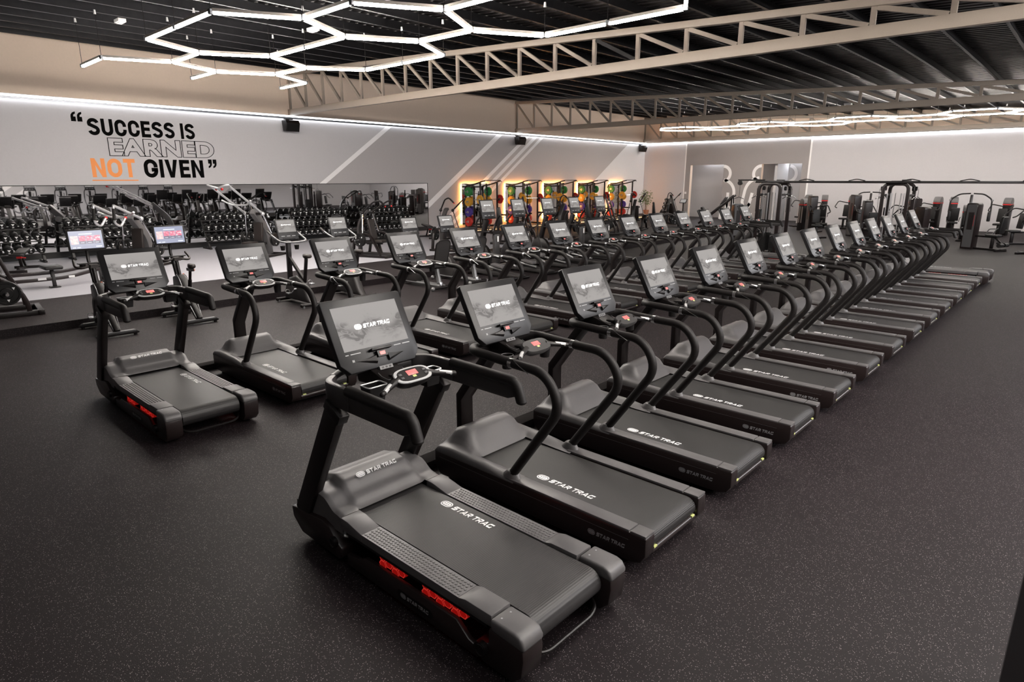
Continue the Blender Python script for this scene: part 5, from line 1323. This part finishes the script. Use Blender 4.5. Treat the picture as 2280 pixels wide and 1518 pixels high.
# machines nearest the aisle
selector('leg extension machine with shin rollers standing alone at the right beyond the aisle', (-3.05, 29.7, 0), -.35, 'panel', 'leg', 1.72)
selector('grey-fronted weight machine right behind the left cable tower', (-9.6, 31.0, 0), -.9, 'panel', 'press', 1.85)
selector('grey-fronted weight machine, third tower right of the left cable tower', (-8.1, 32.4, 0), -.8, 'panel', 'press', 1.9)
selector('black weight machine partly hidden at the right edge', (-1.35, 28.6, 0), 2.5, 'panel', 'press', 1.7)
selector('lat machine with a wide arched bar at the right background', (-4.2, 33.6, 0), -1.35, 'dome', 'lat', 1.5)
selector('arched lat machine between the two cable towers', (-8.7, 36.2, 0), -1.3, 'dome', 'lat', 1.6, .98)
back = ((-12.5, 'left of the grey-fronted machines'), (-11.4, 'just right of the white wall line'), (-10.2, 'left of the arched lat machine'), (-7.3, 'left one behind the right cable tower'), (-6.3, 'right of the right cable tower'), (-5.4, 'under the wide arched bar'), (-3.5, 'right of the leg extension tower'), (-2.2, 'at the right edge'))
for i, (x, w) in enumerate(back):
    selector('domed red-banded weight machine at the far wall, ' + w, (x + .1, 37.6, 0), -PI / 2 + (.25 if i % 2 else -.2), 'dome', ('press', 'leg')[i % 2], 1.74)
for x, y, r, st, kd, h, w in ((-7.2, 30.2, -1.1, 'panel', 'leg', 1.7, 'black leg machine between the two cable towers, nearer one'), (-6.6, 33.4, -2.2, 'panel', 'press', 1.75, 'black press machine behind the right cable tower'), (-10.9, 34.3, -.6, 'dome', 'press', 1.62, 'short domed machine behind the left cable tower'), (-2.3, 33.0, -2.6, 'panel', 'press', 1.66, 'black press machine behind the leg extension machine'), (-12.0, 29.2, .8, 'panel', 'leg', 1.5, 'low black machine left of the left cable tower'), (-5.6, 29.6, 2.6, 'panel', 'press', 1.55, 'low black machine just right of the right cable tower')):
    selector(w, (x, y, 0), r, st, kd, h)
# leg press and hack squat by the second opening
R = thing('leg_press', 'black inclined leg press sled by the far wall between the two door openings', 'weight machine', (-15.6, 33.6, 0), .2)
for s in (-1, 1): G().bar((-.9, s * .22, .2), (.9, s * .22, 1.75), .08, .10, (0, 0, 1)).out('sled_rail', M['gloss'], R, bev=.006)
G().bar((-1, -.4, .05), (1.0, -.4, .05), .08, .08).bar((-1, .4, .05), (1.0, .4, .05), .08, .08).bar((.8, -.4, .08), (.8, -.22, 1.6), .07, .07, (1, 0, 0)).bar((.8, .4, .08), (.8, .22, 1.6), .07, .07, (1, 0, 0)).out('floor_frame', M['steel'], R, bev=.006)
cushion(R, (-.6, 0, .75), (.12, .4, .8), 'back_pad', 'pad', -.6); cushion(R, (.35, 0, 1.45), (.06, .6, .5), 'foot_plate', 'rail', .6)
R = thing('plate_tree', 'black plate storage tree left of the left cable tower', 'plate rack', (-13.1, 33.0, 0))
G().bar((0, 0, 0), (0, 0, 1.25), .09, .09, (1, 0, 0)).cb((0, 0, .03), (.6, .5, .06)).out('storage_post', M['steel'], R, bev=.006)
for j in range(4):
    for s in (-1, 1): G().tube([(0, s * .04, .35 + j * .27), (0, s * .3, .40 + j * .27)], .022, 8).out('plate_peg', M['silver'], R)
# ------------------------------------------------------------------ light and camera
W = bpy.data.worlds.new('world'); bpy.context.scene.world = W; W.use_nodes = True
W.node_tree.nodes['Background'].inputs[0].default_value = (.8, .8, .85, 1); W.node_tree.nodes['Background'].inputs[1].default_value = .02
def area(name, loc, sx, sy, e, col=(1, .93, .86), rot=(0, 0, 0)):
    l = bpy.data.lights.new(name, 'AREA'); l.shape = 'RECTANGLE'; l.size = sx; l.size_y = sy; l.energy = e; l.color = col
    o = bpy.data.objects.new(name, l); C.objects.link(o); o.location = loc; o.rotation_euler = rot; return o
area('fill_light', (1.5, 3, 5.6), 7, 8, 300, (1, .97, .95))  # added overhead fill, out of view
area('fill_light', (4.5, 19, 5.4), 4, 24, 3300, (1, .98, 1), rot=(0, .65, 0))  # added fill from the right for the left wall and machines
area('fill_light', (2.2, 14.2, 5.7), 3, .8, 750, (1, .95, .9), rot=V((-.78, .62, -.02)).to_track_quat('-Z', 'Y').to_euler())  # added fill aimed at the middle truss and upper wall
cam = bpy.data.cameras.new('camera'); co = bpy.data.objects.new('camera', cam); C.objects.link(co); bpy.context.scene.camera = co
cam.sensor_width = 36; cam.lens = 1397.86 * 36 / 2280; cam.clip_end = 200
co.location = (0, 0, 2.6); co.rotation_euler = (math.radians(90 - 14.468), 0, math.radians(42.634))
vs = bpy.context.scene.view_settings; vs.view_transform = 'Standard'; vs.look = 'None'; vs.gamma = 1; vs.exposure = -.12; vs.use_curve_mapping = False
cy = bpy.context.scene.cycles
cy.max_bounces = 6; cy.diffuse_bounces = 3; cy.glossy_bounces = 4; cy.use_denoising = True
